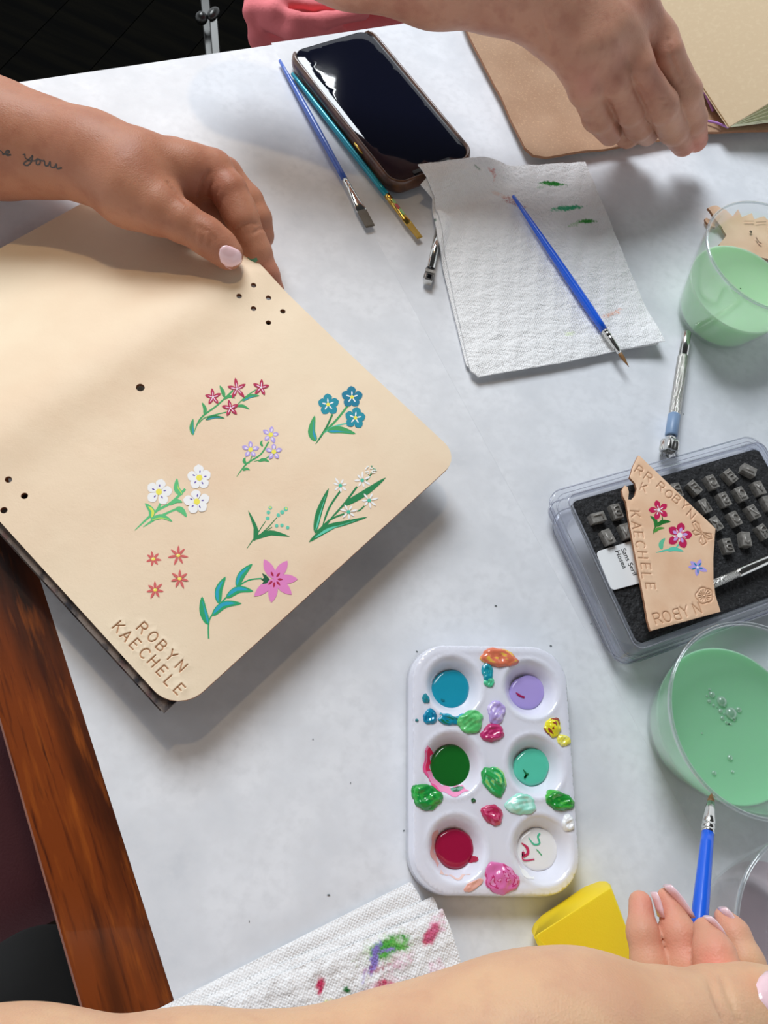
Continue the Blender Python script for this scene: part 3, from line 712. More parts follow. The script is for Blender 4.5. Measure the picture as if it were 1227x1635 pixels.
# ================================================================== PHONE
ZP = .0105
ph = [Wp(473, 84, ZP), Wp(585, 50, ZP), Wp(752, 243, ZP), Wp(628, 291, ZP)]
pc = sum(ph, Vector()) / 4; pl = ((ph[3] - ph[0]) + (ph[2] - ph[1])).normalized(); pw = Vector((-pl.y, pl.x, 0))
if pw.dot(ph[1] - ph[0]) < 0: pw = -pw
HL, HW = .0735, .0362
def pp(u, v): p = pc + pw * u + pl * v; return (p.x, p.y)
phone = empty('smartphone', (pc.x, pc.y, 0), 'black smartphone in a brown leather case lying screen up beside two brushes', 'phone')
body = rpoly([pp(-HW, -HL), pp(HW, -HL), pp(HW, HL), pp(-HW, HL)], .0105, 8)
sheet('phone_body', body, lambda P: np.full(len(P), ZP - .0004), .0070, M['black'], phone, step=.02)
gl = rpoly([pp(-HW + .0006, -HL + .0006), pp(HW - .0006, -HL + .0006), pp(HW - .0006, HL - .0006), pp(-HW + .0006, HL - .0006)], .0102, 8)
sheet('screen', gl, lambda P: ZP + .0002 - .0006 * (1 - smoothstep(0, .0012, polydist(P, gl))), .0005, M['screen'], phone, step=.006)
# notch at the near short side
nt_ = rpoly([pp(-.0170, HL - .0050), pp(.0170, HL - .0050), pp(.0185, HL - .0018), pp(-.0185, HL - .0018)], .0012, 4)
sheet('notch', nt_, lambda P: np.full(len(P), ZP + .0003), .0002, M['ink'], phone, step=.01)
base = rpoly([pp(-HW - .002, -HL - .001), pp(HW + .002, -HL - .001), pp(HW + .002, HL + .002), pp(-HW - .002, HL + .002)], .012, 8)
cs = sheet('case', base, lambda P: np.full(len(P), .0036), .0032, M['case'], phone, step=.02)
path = rpoly([pp(-HW - .0016, -HL - .0005), pp(HW + .0016, -HL - .0005), pp(HW + .0016, HL + .0016), pp(-HW - .0016, HL + .0016)], [.011, .011, .012, .012], 8)
# path order: corner0 (9 pts), corner1, corner2, corner3 -> open along the far short side
loop = path[5:9] if False else None
c0, c1, c2, c3 = path[0:9], path[9:18], path[18:27], path[27:36]
rim = c1[3:] + c2 + c3 + c0[:6]
P = [Vector((x, y, .0062)) for x, y in rim]
MB().tube(P, [(.0012, .0035)] + [(.0021, .0058)] * (len(P) - 2) + [(.0012, .0035)], 12).obj('case_rim', M['case'], phone)
a = Vector((*pp(-HW - .0036, .030), .007)); MB().tube([a - pl * .006, a - pl * .005, a + pl * .005, a + pl * .006], [.0004, .0011, .0011, .0004], 8).obj('side_button', M['gold'], phone)

# ================================================================== PAPER TOWELS
def fbm(P, s, seed=0):
    r = np.random.RandomState(seed); out = np.zeros(len(P))
    for i in range(14):
        k = r.normal(0, 1, 2) * s * (1 + i * .35); out += np.sin(P @ k + r.rand() * 6.28) / (1 + i * .35)
    return out / 3.2
def stain_cols(P, stains, z, basec=(244, 245, 247)):
    cols_ = np.tile(np.array(col(*basec)), (len(P), 1))
    for i, (x, y, L, w, ang, c, dens) in enumerate(stains):      # px centre, px length, px width, angle, colour, density
        ctr = np.array(Wp(x, y, z))[:2]; e = np.array(Wp(x + 5 * math.cos(math.radians(ang)), y + 5 * math.sin(math.radians(ang)), z))[:2] - ctr
        u = e / np.linalg.norm(e); mm = ppm(x, y, z); v = np.array([-u[1], u[0]]); d = P - ctr
        rr = np.sqrt((d @ u / (L * .5 * mm)) ** 2 + (d @ v / (w * .5 * mm)) ** 2)
        n = fbm(P, 1400, 31 + i) * .35 + fbm(P, 400, 77 + i) * .35
        a_ = np.clip((1 - smoothstep(.75, 1.2, rr + n)) * dens * 1.1, 0, 1)
        if dens < .75: a_ *= np.clip(.55 + 1.1 * fbm(P, 2600, 5 + i), 0, 1)
        cols_[:, :3] = cols_[:, :3] * (1 - a_[:, None]) + np.array(col(*c))[:3] * a_[:, None]
    return cols_
def px2(pts, z): return [tuple(Wp(x, y, z if not callable(z) else z(x, y)))[:2] for x, y in pts]
def quilt(P, amp=.0005, seed=3): return amp * fbm(P, 260, seed) + amp * .6 * fbm(P, 700, seed + 9)
t1r = empty('paper_towel', Wp(860, 430, 0), 'folded white paper towel with a thin blue brush on it, corner over the phone', 'paper towel')
st = [(882, 292, 46, 9, 3, (30, 132, 40), .95), (868, 296, 26, 9, -25, (110, 180, 110), .4), (908, 331, 46, 9, -6, (50, 170, 120), .9), (895, 333, 30, 10, -8, (100, 190, 150), .5), (938, 352, 32, 7, -3, (44, 140, 50), .95), (922, 356, 34, 8, -20, (120, 190, 110), .5),
      (787, 286, 8, 20, 0, (196, 70, 56), .6), (782, 283, 16, 5, 30, (200, 90, 76), .5), (815, 318, 22, 16, 20, (176, 66, 56), .6), (826, 326, 26, 7, 15, (150, 56, 50), .7), (800, 310, 30, 8, 20, (220, 160, 130), .35), (758, 281, 12, 5, 20, (50, 110, 80), .6),
      (978, 500, 34, 9, -25, (234, 150, 110), .7), (912, 532, 16, 10, 0, (214, 232, 170), .6)]
pcen = np.array([pc.x, pc.y])
gl_np = np.array([pp(-HW - .003, -HL), pp(HW + .003, -HL), pp(HW + .003, HL + .003), pp(-HW - .003, HL + .003)])
def overphone(P, off):
    d = polydist(P, gl_np); d[inside(gl_np, P)] = 0
    return .0122 * (1 - smoothstep(.0, .034, d)) + off
BRc = np.array(Wp(1058, 550, .004))[:2]
TS = (np.array(Wp(704, 352, .0036))[:2], np.array(Wp(683, 452, .004))[:2])
def bulge(P): return .0046 * np.exp(-(segdist(P, *TS) / .0065) ** 4)
def t1z(P):
    z = np.maximum(bulge(P), 0) + overphone(P, .0042) + quilt(P); d = np.linalg.norm(P - BRc, axis=1); z += .005 * np.exp(-(d / .022) ** 2); return z
z1 = lambda x, y: .0165 if (x < 700 and y < 300) else .005
T1 = px2([(668, 262), (760, 268), (850, 262), (936, 257), (960, 315), (1003, 420), (1058, 550), (1000, 556), (900, 577), (765, 600), (752, 590), (725, 470), (705, 370), (692, 320)], z1)
sheet('top_layer', densify(T1, .0015), t1z, .0011, M['towel'], t1r, step=.0008, colfun=lambda P: stain_cols(P, st, .005))
z2 = lambda x, y: .013 if (x < 700 and y < 310) else .002
T2 = px2([(672, 294), (700, 280), (930, 262), (950, 315), (1052, 549), (900, 574), (764, 596), (745, 583), (715, 460), (696, 380), (688, 325)], z2)
def t2z(P): return np.minimum(t1z(P) - .0018, bulge(P) + overphone(P, .0018) + .3 * quilt(P, seed=8) + .0004)
sheet('lower_layer', densify(T2, .0015), t2z, .0009, M['towel'], t1r, step=.0016, colfun=lambda P: stain_cols(P, [(693, 354, 7, 7, 0, (20, 90, 60), .95)], .004))
t2r = empty('paper_towel', Wp(520, 1540, 0), 'crumpled folded paper towel stained pink, green and yellow under the nearest forearm', 'paper towel')
st2 = [(690, 1490, 36, 20, -50, (206, 60, 110), .85), (700, 1475, 40, 26, -55, (230, 140, 180), .45), (680, 1505, 4.5, 4.5, 0, (250, 206, 60), .9), (622, 1512, 60, 26, -22, (40, 150, 40), .9), (622, 1514, 90, 36, -20, (150, 205, 110), .35), (598, 1532, 14, 42, 15, (140, 120, 210), .85), (583, 1555, 8, 24, 15, (160, 140, 220), .6), (618, 1517, 26, 5, -15, (150, 130, 210), .9),
       (610, 1545, 80, 10, -14, (160, 30, 70), .6), (640, 1535, 40, 26, -20, (240, 170, 200), .4), (512, 1574, 15, 30, 8, (190, 40, 84), .9), (554, 1581, 14, 10, 20, (20, 110, 40), .95), (615, 1580, 36, 24, -20, (196, 30, 80), .9), (610, 1578, 70, 36, -20, (240, 180, 200), .4), (645, 1580, 28, 20, -10, (240, 228, 110), .8), (522, 1606, 24, 16, -40, (240, 230, 110), .8), (555, 1597, 50, 8, -14, (150, 30, 80), .5), (700, 1570, 44, 30, 0, (176, 224, 230), .45), (700, 1548, 30, 30, 0, (244, 180, 206), .5), (500, 1612, 40, 8, 0, (190, 40, 90), .6)]
lay = [([(232, 1622), (340, 1568), (657, 1408), (668, 1424), (690, 1480), (760, 1700), (300, 1800)], .0035, 0), ([(250, 1628), (400, 1562), (692, 1432), (697, 1440), (730, 1560), (780, 1700), (300, 1800)], .0062, 1), ([(282, 1640), (420, 1568), (560, 1510), (708, 1451), (716, 1470), (745, 1560), (790, 1700), (300, 1800)], .0095, 2)]
for pts, z, k in lay:
    T = px2(pts, z)
    ed = [T[i] for i in range(3)]
    def zf(P, z=z, k=k, T=T):
        d = polydist(P, T[:-3], False)
        return z + quilt(P, .0008 if k == 2 else .0004, 20 + k) - .0012 * np.exp(-(d / .002) ** 2)
    sheet(['bottom_layer', 'middle_layer', 'top_layer'][k], densify(T, .0015), zf, .0011, M['towel'], t2r, step=.0009 if k == 2 else .0015, colfun=(lambda P: stain_cols(P, st2, .0095)) if k == 2 else (lambda P: stain_cols(P, [], 0)))

# ================================================================== BRUSHES
def along(a, b, t): return a + (b - a) * t
def brush(a, b, hand, mats, label, ferr=(.80, .925), flat=False, group=None, rads=(.0012, .0026, .0022), names=('handle', 'ferrule', 'bristles'), tipflat=None, belly=.6):
    a = Vector(a); b = Vector(b); r = empty('paintbrush', (a + b) / 2 * 1.0 - Vector((0, 0, min(a.z, b.z))), label, 'brush', group)
    n = 14; P = []; R = []
    for i in range(n + 1):
        t = i / n; P.append(along(a, b, t * ferr[0])); x = t
        R.append((rads[0] + (rads[1] - rads[0]) * math.sin(min(1, x / belly) * math.pi / 2)) if x < belly else rads[1] + (rads[2] - rads[1]) * (x - belly) / (1 - belly))
    P = [along(a, b, -.004)] + P; R = [rads[0] * .4] + R
    MB().tube(P, R, 16).obj(names[0], mats[0], r)
    f0, f1 = ferr; P = []; R = []
    for t, k in ((0, 1.04), (.08, 1.06), (.1, .98), (.13, .98), (.15, 1.06), (.25, 1.06), (.27, .98), (.30, .98), (.32, 1.05), (.5, .95), (.75, .8), (1.0, .62)):
        P.append(along(a, b, f0 + (f1 - f0) * t)); rr = rads[2] * k
        if flat:
            g = max(0, (t - .3) / .7); R.append((rr * (1 + flat * g) / k * (k * (1 - g) + g), rr * (1 - .45 * g)))
        else: R.append(rr)
    MB().tube(P, R, 20).obj(names[1], mats[1], r)
    P = []; R = []
    for t in (0, .2, .45, .7, .88, 1.0):
        P.append(along(a, b, f1 - .004 + (1.004 - f1) * t))
        if flat: R.append((rads[2] * (1 + flat) * .92 * (1 - .08 * t), rads[2] * .5 * (1 - .6 * t)))
        else: R.append(rads[2] * .55 * (1 + .25 * math.sin(math.pi * t)) * (1 - t ** 1.5 * .93))
    MB().tube(P, R, 16).obj(names[2], mats[2], r)
    return r
zt = .0026
brush(Wp(447, 97, .0022), Wp(592, 362, .0026), 0, (M['blue_h'], M['steel'], M['bristle_g']), 'medium blue paintbrush with silver ferrule and square grey bristles, beside teal brush', (.735, .915), flat=.95, rads=(.0012, .0024, .0022))
bt = brush(Wp(467, 118, .0020), Wp(671, 380, .0026), 0, (M['teal_h'], M['gold'], M['bristle_y']), 'pearly teal paintbrush with gold ferrule and amber bristles, alongside the phone', (.755, .925), flat=.35, rads=(.0014, .0024, .0022))
pa, pb = Wp(467, 118, .002), Wp(671, 380, .0026)
mb = MB()
for t, dx in ((.80, .6), (.83, -.2), (.86, .3)):
    c_ = along(pa, pb, t) + Vector((dx * .0008, 0, .0021)); mb.ball(c_, (.0035, .0011, .0006), 10, 0 if dx > 0 else 1, (((pb - pa).normalized()), Vector((0, 0, 1)).cross((pb - pa).normalized()), Vector((0, 0, 1))))
mb.obj('dried_paint', [paint(150, 196, 130), paint(196, 90, 100)], bt)
brush(Wp(820, 313, .0085), Wp(1005, 586, .0078), 0, (M['blue_b'], M['steel'], M['bristle_b']), 'thin bright blue detail brush lying on the folded paper towel', (.80, .925), rads=(.0012, .0031, .0025), belly=.85)

# ================================================================== CUPS
def cup(c, zt_, R, rb, zl, liq, label, th=.0011, bub=False):
    r = empty('plastic_cup', (c[0], c[1], 0), label, 'cup')
    def rad(z): return rb + (R - rb) * (1 - (1 - min(1, z / zt_)) ** 1.35)
    prof = [(.0005, .0012), (rb * .82, .0012), (rb * .9, .0), (rb * .96, .0), (rb, .002)]
    zs = np.linspace(.003, zt_, 12); prof += [(rad(z), z) for z in zs]
    prof += [(R + .0010, zt_ + .0002), (R + .0013, zt_ + .0010), (R + .0006, zt_ + .0018), (R - .0004, zt_ + .0014)]
    prof += [(rad(z) - th, z) for z in zs[::-1]] + [(rb - .003, .0032), (.0005, .003)]
    V, Fc = lathe(c, prof, 96); mk('cup_wall', V, Fc, M['cup'], r)
    V2, F2 = lathe((c[0], c[1], zt_ + .0008), [(R - .0006, 0), (R + .0002, .0009), (R + .0012, .0006), (R + .0014, -.0004), (R + .0004, -.0009), (R - .0006, 0)], 96)
    mk('rim', V2, F2, M['rimglass'], r)
    zl0 = .0034
    pf = [(.0005, zl0), (rad(zl0) - th - .0025, zl0), (rad(zl0 + .002) - th - .0002, zl0 + .002)] + [(rad(z) - th - .0002, z) for z in np.linspace(zl0 + .004, zl, 8)] + [(rad(zl) - th - .0012, zl - .0004), (.0005, zl - .0004)]
    V, Fc = lathe(c, pf, 96); lo = mk('water', V, Fc, liq, r)
    return r, lo, rad
M['rimglass'] = clear('clear_rim', (0.93, 0.95, 0.95, 1), 1.8, .04, dens=.12)
c1 = (.1685, .4600, 0); c2 = (.2236, .1529, 0); c3 = (.268, .0600, 0)
cup(c1, .0675, .0460, .0300, .034, M['liq1'], 'clear plastic cup of pale green water in front of the zigzag-edged leather scrap')
_, wt, _ = cup(c2, .0563, .0499, .0338, .0295, M['liq2'], 'clear plastic cup of milky mint green water with bubbles, beside the stamp box')
cup(c3, .070, .0470, .0265, .022, M['liq3'], 'clear plastic cup with pinkish water at the lower right beside the held brush')
mb = MB()
q = Q5(977, 980, 4.088)
for x, y, r in ((638, 495, 10), (655, 528, 22), (622, 538, 9), (637, 572, 14), (665, 598, 11), (718, 572, 36), (640, 515, 8), (710, 635, 16), (722, 682, 15), (778, 650, 42), (830, 628, 20), (750, 712, 11), (778, 722, 9), (735, 600, 12), (800, 690, 12), (590, 780, 8), (772, 940, 20), (668, 1040, 17), (790, 1032, 12), (735, 655, 9), (690, 610, 8)):
    px_, py_ = q(x, y); z = .0292; p = Wp(px_, py_, z); rr = r / 4.088 * ppm(px_, py_, z); mb.ball(p, (rr, rr, rr * .75), 14)
mb.obj('bubbles', M['bubble'], wt)['kind'] = 'stuff'

# ================================================================== PALETTE
ZA = .0125
q = Q5(640, 1010, 3.716)
cs_ = [Wp(660, 1030, ZA), Wp(902, 1034, ZA), Wp(929, 1430, ZA), Wp(661, 1427, ZA)]
cs_ = [Vector((p.x, p.y)) for p in cs_]
cen = sum(cs_, Vector((0, 0))) / 4
po = rpoly([tuple(cen + (c_ - cen) * 1.0) for c_ in cs_], .0195, 12)
po_top = po
po = [(cen.x + (p[0] - cen.x) * 1.004, cen.y + (p[1] - cen.y) * 1.003) for p in po]
po = densify(po, .0022)
wells = [(q(315, 315), 182, q(297, 338), (30, 150, 176)), (q(773, 334), 177, q(752, 355), (176, 158, 222)), (q(312, 778), 190, q(300, 795), (24, 104, 36)), (q(800, 790), 184, q(780, 797), (92, 204, 172)), (q(337, 1280), 193, q(322, 1282), (158, 22, 62)), (q(840, 1285), 196, q(813, 1288), (247, 248, 246))]
WC = [(np.array(Wp(*w[0], ZA))[:2], w[1] / 3.716 * ppm(*w[0], ZA)) for w in wells]
def paz(P):
    z = np.full(len(P), ZA); d = polydist(P, po)
    t = np.clip(d / .0010, 0, 1); z = ZA - .0010 * (1 - np.sqrt(1 - (1 - t) ** 2.4)) * 1.0
    z += .0004 * np.exp(-((d - .0032) / .0012) ** 2)
    for c_, R in WC:
        r = np.linalg.norm(P - c_, axis=1) / R
        z -= (ZA - .0030) * (1 - smoothstep(.52, 1.0, r) ** .8) * (r < 1.0); z += .0005 * np.exp(-((r - 1.02) / .05) ** 2)
    return z
ex = []
for k in (.00012, .0003, .0006, .0010):
    ctr = np.array([cen.x, cen.y]); pn = np.array(po); d = ctr - pn
    # offset inwards along the edge normals
    tn = np.roll(pn, -1, 0) - np.roll(pn, 1, 0); nn = np.stack([-tn[:, 1], tn[:, 0]], 1); nn /= np.linalg.norm(nn, axis=1)[:, None]
    s_ = np.sign((nn * d).sum(1)); ex += (pn + nn * s_[:, None] * k).tolist()
pal = empty('paint_palette', (cen.x, cen.y, 0), 'white plastic six-well paint palette smeared with coloured paint', 'palette')
sheet('palette_tray', po, paz, .0011, M['palette'], pal, step=.0013, extra=ex)
def grow(d_):
    pn = np.array(po); tn = np.roll(pn, -1, 0) - np.roll(pn, 1, 0); nn = np.stack([-tn[:, 1], tn[:, 0]], 1); nn /= np.linalg.norm(nn, axis=1)[:, None]
    if ((nn * (pn - np.array([cen.x, cen.y]))).sum(1)).mean() < 0: nn = -nn
    return (pn + nn * d_).tolist()
loft2 = [(grow(0), ZA - .0010), (grow(.0003), ZA - .0018), (grow(.0009), .006), (grow(.0014), .0005), (grow(.0009), .0003), (grow(-.0006), .0040)]
V = []; Fc = []; n = len(po)
for pts, z in loft2: V += [(p[0], p[1], z) for p in pts]
for j in range(len(loft2) - 1):
    for i in range(n): i2 = (i + 1) % n; Fc.append((j * n + i, j * n + i2, (j + 1) * n + i2, (j + 1) * n + i))
mk('side_wall', V, Fc, M['palette'], pal)
def pool(c, r, color, z, seed, ry=None, label=None, rough=.12, streak=()):
    px_, py_ = c; mm = ppm(px_, py_, z); o = Wp(px_, py_, z); rs = np.random.RandomState(seed); V = []; Fc = []; n = 48
    ph_ = rs.rand(4) * 6.28
    rings = (0, .35, .65, .85, .95, 1.0)
    for k in rings[1:]:
        for i in range(n):
            a = 2 * math.pi * i / n; w = 1 + .025 * math.sin(2 * a + ph_[0]) + .02 * math.sin(3 * a + ph_[1]) + .012 * math.sin(7 * a + ph_[2])
            h = .0009 * (1 - k ** 6) + .0001 * math.sin(3 * a + ph_[3]) * k * (1 - k)
            p = Wp(px_ + r * k * w * math.cos(a), py_ + (ry or r) * k * w * math.sin(a), z); V.append((p.x, p.y, z + h - (.0012 if k == 1 else 0)))
    V.append((o.x, o.y, z + .0009)); ci = len(V) - 1; R_ = len(rings) - 1
    for j in range(R_ - 1):
        for i in range(n): i2 = (i + 1) % n; Fc.append((j * n + i, (j + 1) * n + i, (j + 1) * n + i2, j * n + i2))
    for i in range(n): Fc.append((ci, i, (i + 1) % n))
    ob = mk('paint_pool', V, Fc, paint(*color, rough), pal)
    if label: ob['label'] = label
    return ob
ZW = .0050
rr = [(119, 120), (104, 105), (129, 136), (108, 112), (117, 122), (122, 136)]
nm = ['teal blue', 'lavender', 'dark green', 'mint', 'crimson', 'white']
for i, w in enumerate(wells): pool(w[2], rr[i][0] / 3.716, w[3], ZW, i, rr[i][1] / 3.716, nm[i] + ' paint in a well')
def smear(pts, color, lab, lift=0, w=None):  # thin film of paint following the tray
    pts = np.array([tuple(Wp(*q(x, y), ZA if w is None else w))[:2] for x, y in pts])
    return sheet('paint_smear', densify([tuple(p) for p in pts], .0008), lambda P: paz(P) + .00025 + lift, .0004, paint(*color), pal, step=.0008)
def ringseg(ci, r0, r1, a0, a1, color, lift=0):
    c_, R = WC[ci]; A = np.radians(np.linspace(a0, a1, 24))
    u = np.array(Wp(*q(500, 600), ZA))[:2]; ux = np.array(Wp(*q(600, 600), ZA))[:2] - u; ux /= np.linalg.norm(ux); uy = np.array([ux[1], -ux[0]])
    outer = [c_ + R * (r1 + .05 * math.sin(9 * a)) * (ux * math.cos(a) + uy * math.sin(a)) for a in A]; inner = [c_ + R * (r0 + .04 * math.sin(13 * a)) * (ux * math.cos(a) + uy * math.sin(a)) for a in A[::-1]]
    sheet('paint_smear', [tuple(p) for p in outer + inner], lambda P: paz(P) + .0002 + lift, .0003, paint(*color), pal, step=.0009)
ringseg(2, .66, .93, 60, 215, (244, 150, 190)); ringseg(2, .66, .84, 165, 215, (240, 40, 100), .0002); ringseg(2, .88, .94, 120, 205, (244, 90, 150), .0002)
ringseg(4, .62, .80, 140, 225, (220, 170, 165)); ringseg(4, .80, .84, 60, 130, (228, 196, 186)); ringseg(0, .95, 1.06, 70, 120, (70, 170, 196)); ringseg(5, .80, .92, 110, 150, (246, 246, 250))
def dab(x, y, rx, ry, rot, cols_, seed, h=.0022, lab=None, n=56):
    rs = np.random.RandomState(seed); px_, py_ = q(x, y); V = []; Fc = []; ph_ = rs.rand(12) * 6.28; ca, sa = math.cos(math.radians(rot)), math.sin(math.radians(rot))
    K = 16; mi = []
    c9, s9 = math.cos(ph_[0]), math.sin(ph_[0])
    def ht(X, Y): u_ = X * c9 + Y * s9; v_ = -X * s9 + Y * c9; return .5 + .30 * math.sin(u_ * 4.5 + 1.4 * math.sin(v_ * 2 + ph_[1])) + .09 * math.sin(u_ * 13 + 3.5 * math.sin(v_ * 2.4 + ph_[2])) + .14 * math.sin(v_ * 5 + ph_[1] + 2 * u_) + .09 * math.sin(u_ * 7.3 + v_ * 6.1 + ph_[2])
    for j in range(K + 1):
        k = j / K
        for i in range(n):
            a = 2 * math.pi * i / n; w = 1.06 + .09 * math.sin(2 * a + ph_[3]) + .07 * math.sin(3 * a + ph_[4]) + .045 * math.sin(5 * a + ph_[5]) + .025 * math.sin(9 * a + ph_[6]) + .012 * math.sin(16 * a + ph_[7])
            X, Y = k * w * math.cos(a), k * w * math.sin(a); dx, dy = rx * X / 3.716, ry * Y / 3.716
            p = Wp(px_ + dx * ca - dy * sa, py_ + dx * sa + dy * ca, ZA); V.append([p.x, p.y, h * (1 - k ** 5) * (.35 + .5 * ht(X, Y)) - (.0006 if j == K else -.0003)])
    zb = paz(np.array([[v[0], v[1]] for v in V]))
    for v, b in zip(V, zb): v[2] += b
    nc = len(cols_)
    for j in range(K):
        for i in range(n):
            i2 = (i + 1) % n; Fc.append((j * n + i, (j + 1) * n + i, (j + 1) * n + i2, j * n + i2))
            a = 2 * math.pi * i / n; s_ = math.sin(2.2 * a + ph_[8]) + .8 * math.sin(j * .9 + ph_[9] + a) ; mi.append(0 if nc == 1 or s_ < .55 else (1 if nc == 2 or s_ < 1.15 else 2))
    ob = mk('paint_dab', V, Fc, [paint(*c_, .2) for c_ in cols_], pal, True, mi)
    if lab: ob['label'] = lab
dab(515, 240, 34, 58, 0, [(20, 140, 160), (50, 160, 170)], 5, .0018, 'teal paint dab')
dab(525, 295, 34, 26, 0, [(80, 200, 150)], 4, .0018, 'mint green paint dab')
dab(582, 150, 100, 58, 10, [(222, 120, 88), (232, 140, 104), (240, 190, 80)], 1, .0030, 'orange paint dab')
dab(150, 392, 22, 28, 0, [(20, 134, 150)], 6, .0014, 'teal paint dab'); dab(175, 500, 44, 42, 0, [(20, 138, 174), (20, 110, 150)], 7, .0014, 'blue paint dab'); dab(285, 520, 62, 28, 15, [(20, 140, 170), (30, 120, 90)], 8, .0012, 'blue paint dab'); dab(95, 520, 9, 9, 0, [(20, 120, 130)], 9, .0008, 'teal paint dab')
dab(415, 530, 82, 62, -25, [(90, 190, 110), (110, 205, 124)], 10, .0028, 'light green paint dab')
dab(568, 474, 54, 66, 0, [(182, 162, 222), (214, 200, 240)], 11, .0026, 'lavender paint dab'); dab(545, 595, 68, 52, 0, [(186, 46, 106), (200, 70, 126)], 12, .0026, 'magenta paint dab')
dab(903, 562, 50, 54, 30, [(244, 226, 50), (150, 60, 40)], 13, .0028, 'yellow paint dab'); dab(968, 640, 40, 34, 0, [(240, 226, 80), (244, 236, 140)], 14, .0014, 'yellow paint dab')
dab(555, 880, 62, 98, -38, [(44, 160, 80), (90, 196, 140), (150, 206, 110)], 15, .0032, 'green paint dab')
dab(155, 975, 86, 78, 0, [(26, 140, 60), (50, 170, 70)], 16, .0034, 'green paint dab'); dab(545, 1080, 64, 58, 20, [(180, 34, 84), (206, 80, 120)], 17, .0028, 'magenta paint dab')
dab(715, 1020, 82, 66, -5, [(160, 226, 206), (190, 238, 222)], 18, .0028, 'pale mint paint dab'); dab(942, 998, 82, 58, 15, [(30, 140, 50), (70, 176, 60)], 19, .0030, 'green paint dab')
dab(993, 1130, 38, 46, 0, [(244, 244, 250)], 20, .0020, 'white paint dab'); dab(595, 1460, 98, 94, 0, [(216, 110, 168), (190, 50, 110), (226, 140, 190)], 21, .0028, 'pink paint dab'); dab(432, 996, 14, 12, 0, [(14, 90, 40)], 22, .0008, 'green paint dab')
dab(430, 1500, 60, 26, -30, [(232, 172, 156)], 23, .0006, 'faint peach paint smear'); dab(440, 1345, 30, 24, 0, [(170, 40, 70)], 24, .0008, 'crimson paint dab'); dab(345, 925, 36, 16, -15, [(120, 170, 150), (20, 90, 40)], 25, .0008, 'dark green paint smear')
for P_, c_, w_ in (([(760, 1215), (790, 1255), (825, 1250), (815, 1210), (828, 1192)], (80, 190, 150), 2.0), ([(805, 1285), (820, 1300), (838, 1322)], (80, 170, 120), 1.2), ([(718, 1248), (750, 1275), (755, 1310), (730, 1325), (728, 1300)], (196, 50, 90), 3.2),
                   ([(728, 1290), (728, 1348), (795, 1345)], (196, 60, 100), 1.6), ([(685, 355), (708, 374), (736, 385)], (160, 20, 80), 2.2), ([(728, 812), (745, 840), (735, 862), (758, 835)], (20, 110, 60), 2.0), ([(240, 392), (250, 402), (262, 402)], (16, 110, 120), 1.6)):
    m = Motif(ZW + .0011); m.stem([q(*p) for p in P_], c_, w_); m.done('paint_streak', pal)

# ================================================================== STAMP BOX
ZT = .026; ZFl = .007
fa, fb, fc = Wp(914, 800, ZT), Wp(1213, 714, ZT), Wp(1033, 1020, ZT)
ub = (fb - fa).normalized(); ub.z = 0; vb = Vector((ub.y, -ub.x, 0))
fw = (fb - fa).dot(ub); fh = (fc - fa).dot(vb) + .001
def bx(u, v, z=0): return fa + ub * u + vb * v + Vector((0, 0, z - ZT))
def rect(u0, v0, u1, v1, r, seg=8): return rpoly([tuple(bx(a, b))[:2] for a, b in ((u0, v0), (u1, v0), (u1, v1), (u0, v1))], r, seg)
box = empty('stamp_box', tuple(bx(fw / 2, fh / 2, 0)), 'clear plastic blister case holding black foam with small metal letter stamps', 'box')
fl_p = [Wp(866, 800, ZFl), Wp(1003, 1062, ZFl), Wp(1185, 690, ZFl)]
lu, lv = [((p - fa).dot(ub), (p - fa).dot(vb)) for p in fl_p], 0
u0 = (lu[0][0] + lu[1][0]) / 2; v1 = lu[1][1]; v0 = (lu[0][1] + lu[2][1]) / 2
u1 = fw + .022
print('tray', fw, fh, u0, v0, v1)
g = .0035
# lofted clear shell: foot rim, flange, riser, lip around the foam
def loft(name, rings, m, parent):
    V = []; Fc = []; n = len(rings[0][0])
    for pts, z in rings: V += [(p[0], p[1], z) for p in pts]
    for j in range(len(rings) - 1):
        for i in range(n): i2 = (i + 1) % n; Fc.append((j * n + i, j * n + i2, (j + 1) * n + i2, (j + 1) * n + i))
    return mk(name, V, Fc, m, parent)
def rr_(o, r): return rect(-o, -o, fw + o, fh + o, r)
loft('inner_tray', [(rect(u0, v0, u1, v1, .012), ZFl - .0015), (rect(u0 - .0005, v0 - .0005, u1 + .0005, v1 + .0005, .0125), ZFl), (rect(u0 + .0015, v0 + .0015, u1 - .0015, v1 - .0015, .011), ZFl + .0003),
      (rr_(.0085, .009), ZFl + .0003), (rr_(.0070, .008), ZFl + .001), (rr_(.0062, .008), ZFl + .008), (rr_(.0056, .008), ZFl + .0085), (rr_(.0050, .007), ZT - .001), (rr_(.0042, .007), ZT + .0006), (rr_(.0022, .005), ZT + .0012), (rr_(.0008, .005), ZT + .0004), (rr_(.0004, .0045), ZT - .003)], M['plastic'], box)
loft('lid_flange', [(rect(u0 - .002, v0 + .012, u1 - .006, v1 - .003, .014), .0008), (rect(u0 - .0015, v0 + .0125, u1 - .0065, v1 - .0035, .014), .0016), (rect(u0 + .006, v0 + .018, u1 - .012, v1 - .010, .012), .0018), (rect(u0 + .0065, v0 + .0185, u1 - .0125, v1 - .0105, .012), .0008)], M['plastic'], box)
def ringtube(pts, z, r, name='moulded_edge'):
    P = [Vector((p[0], p[1], z)) for p in densify(pts, .006)]; MB().tube(P + [P[0]], [r] * (len(P) + 1), 8, cap=False).obj(name, M['plastic_edge'], box)
ringtube(rect(u0, v0, u1, v1, .012), ZFl - .001, .00035); ringtube(rect(u0 + .0035, v0 + .0035, u1 - .0035, v1 - .0035, .010), ZFl + .0004, .00022)
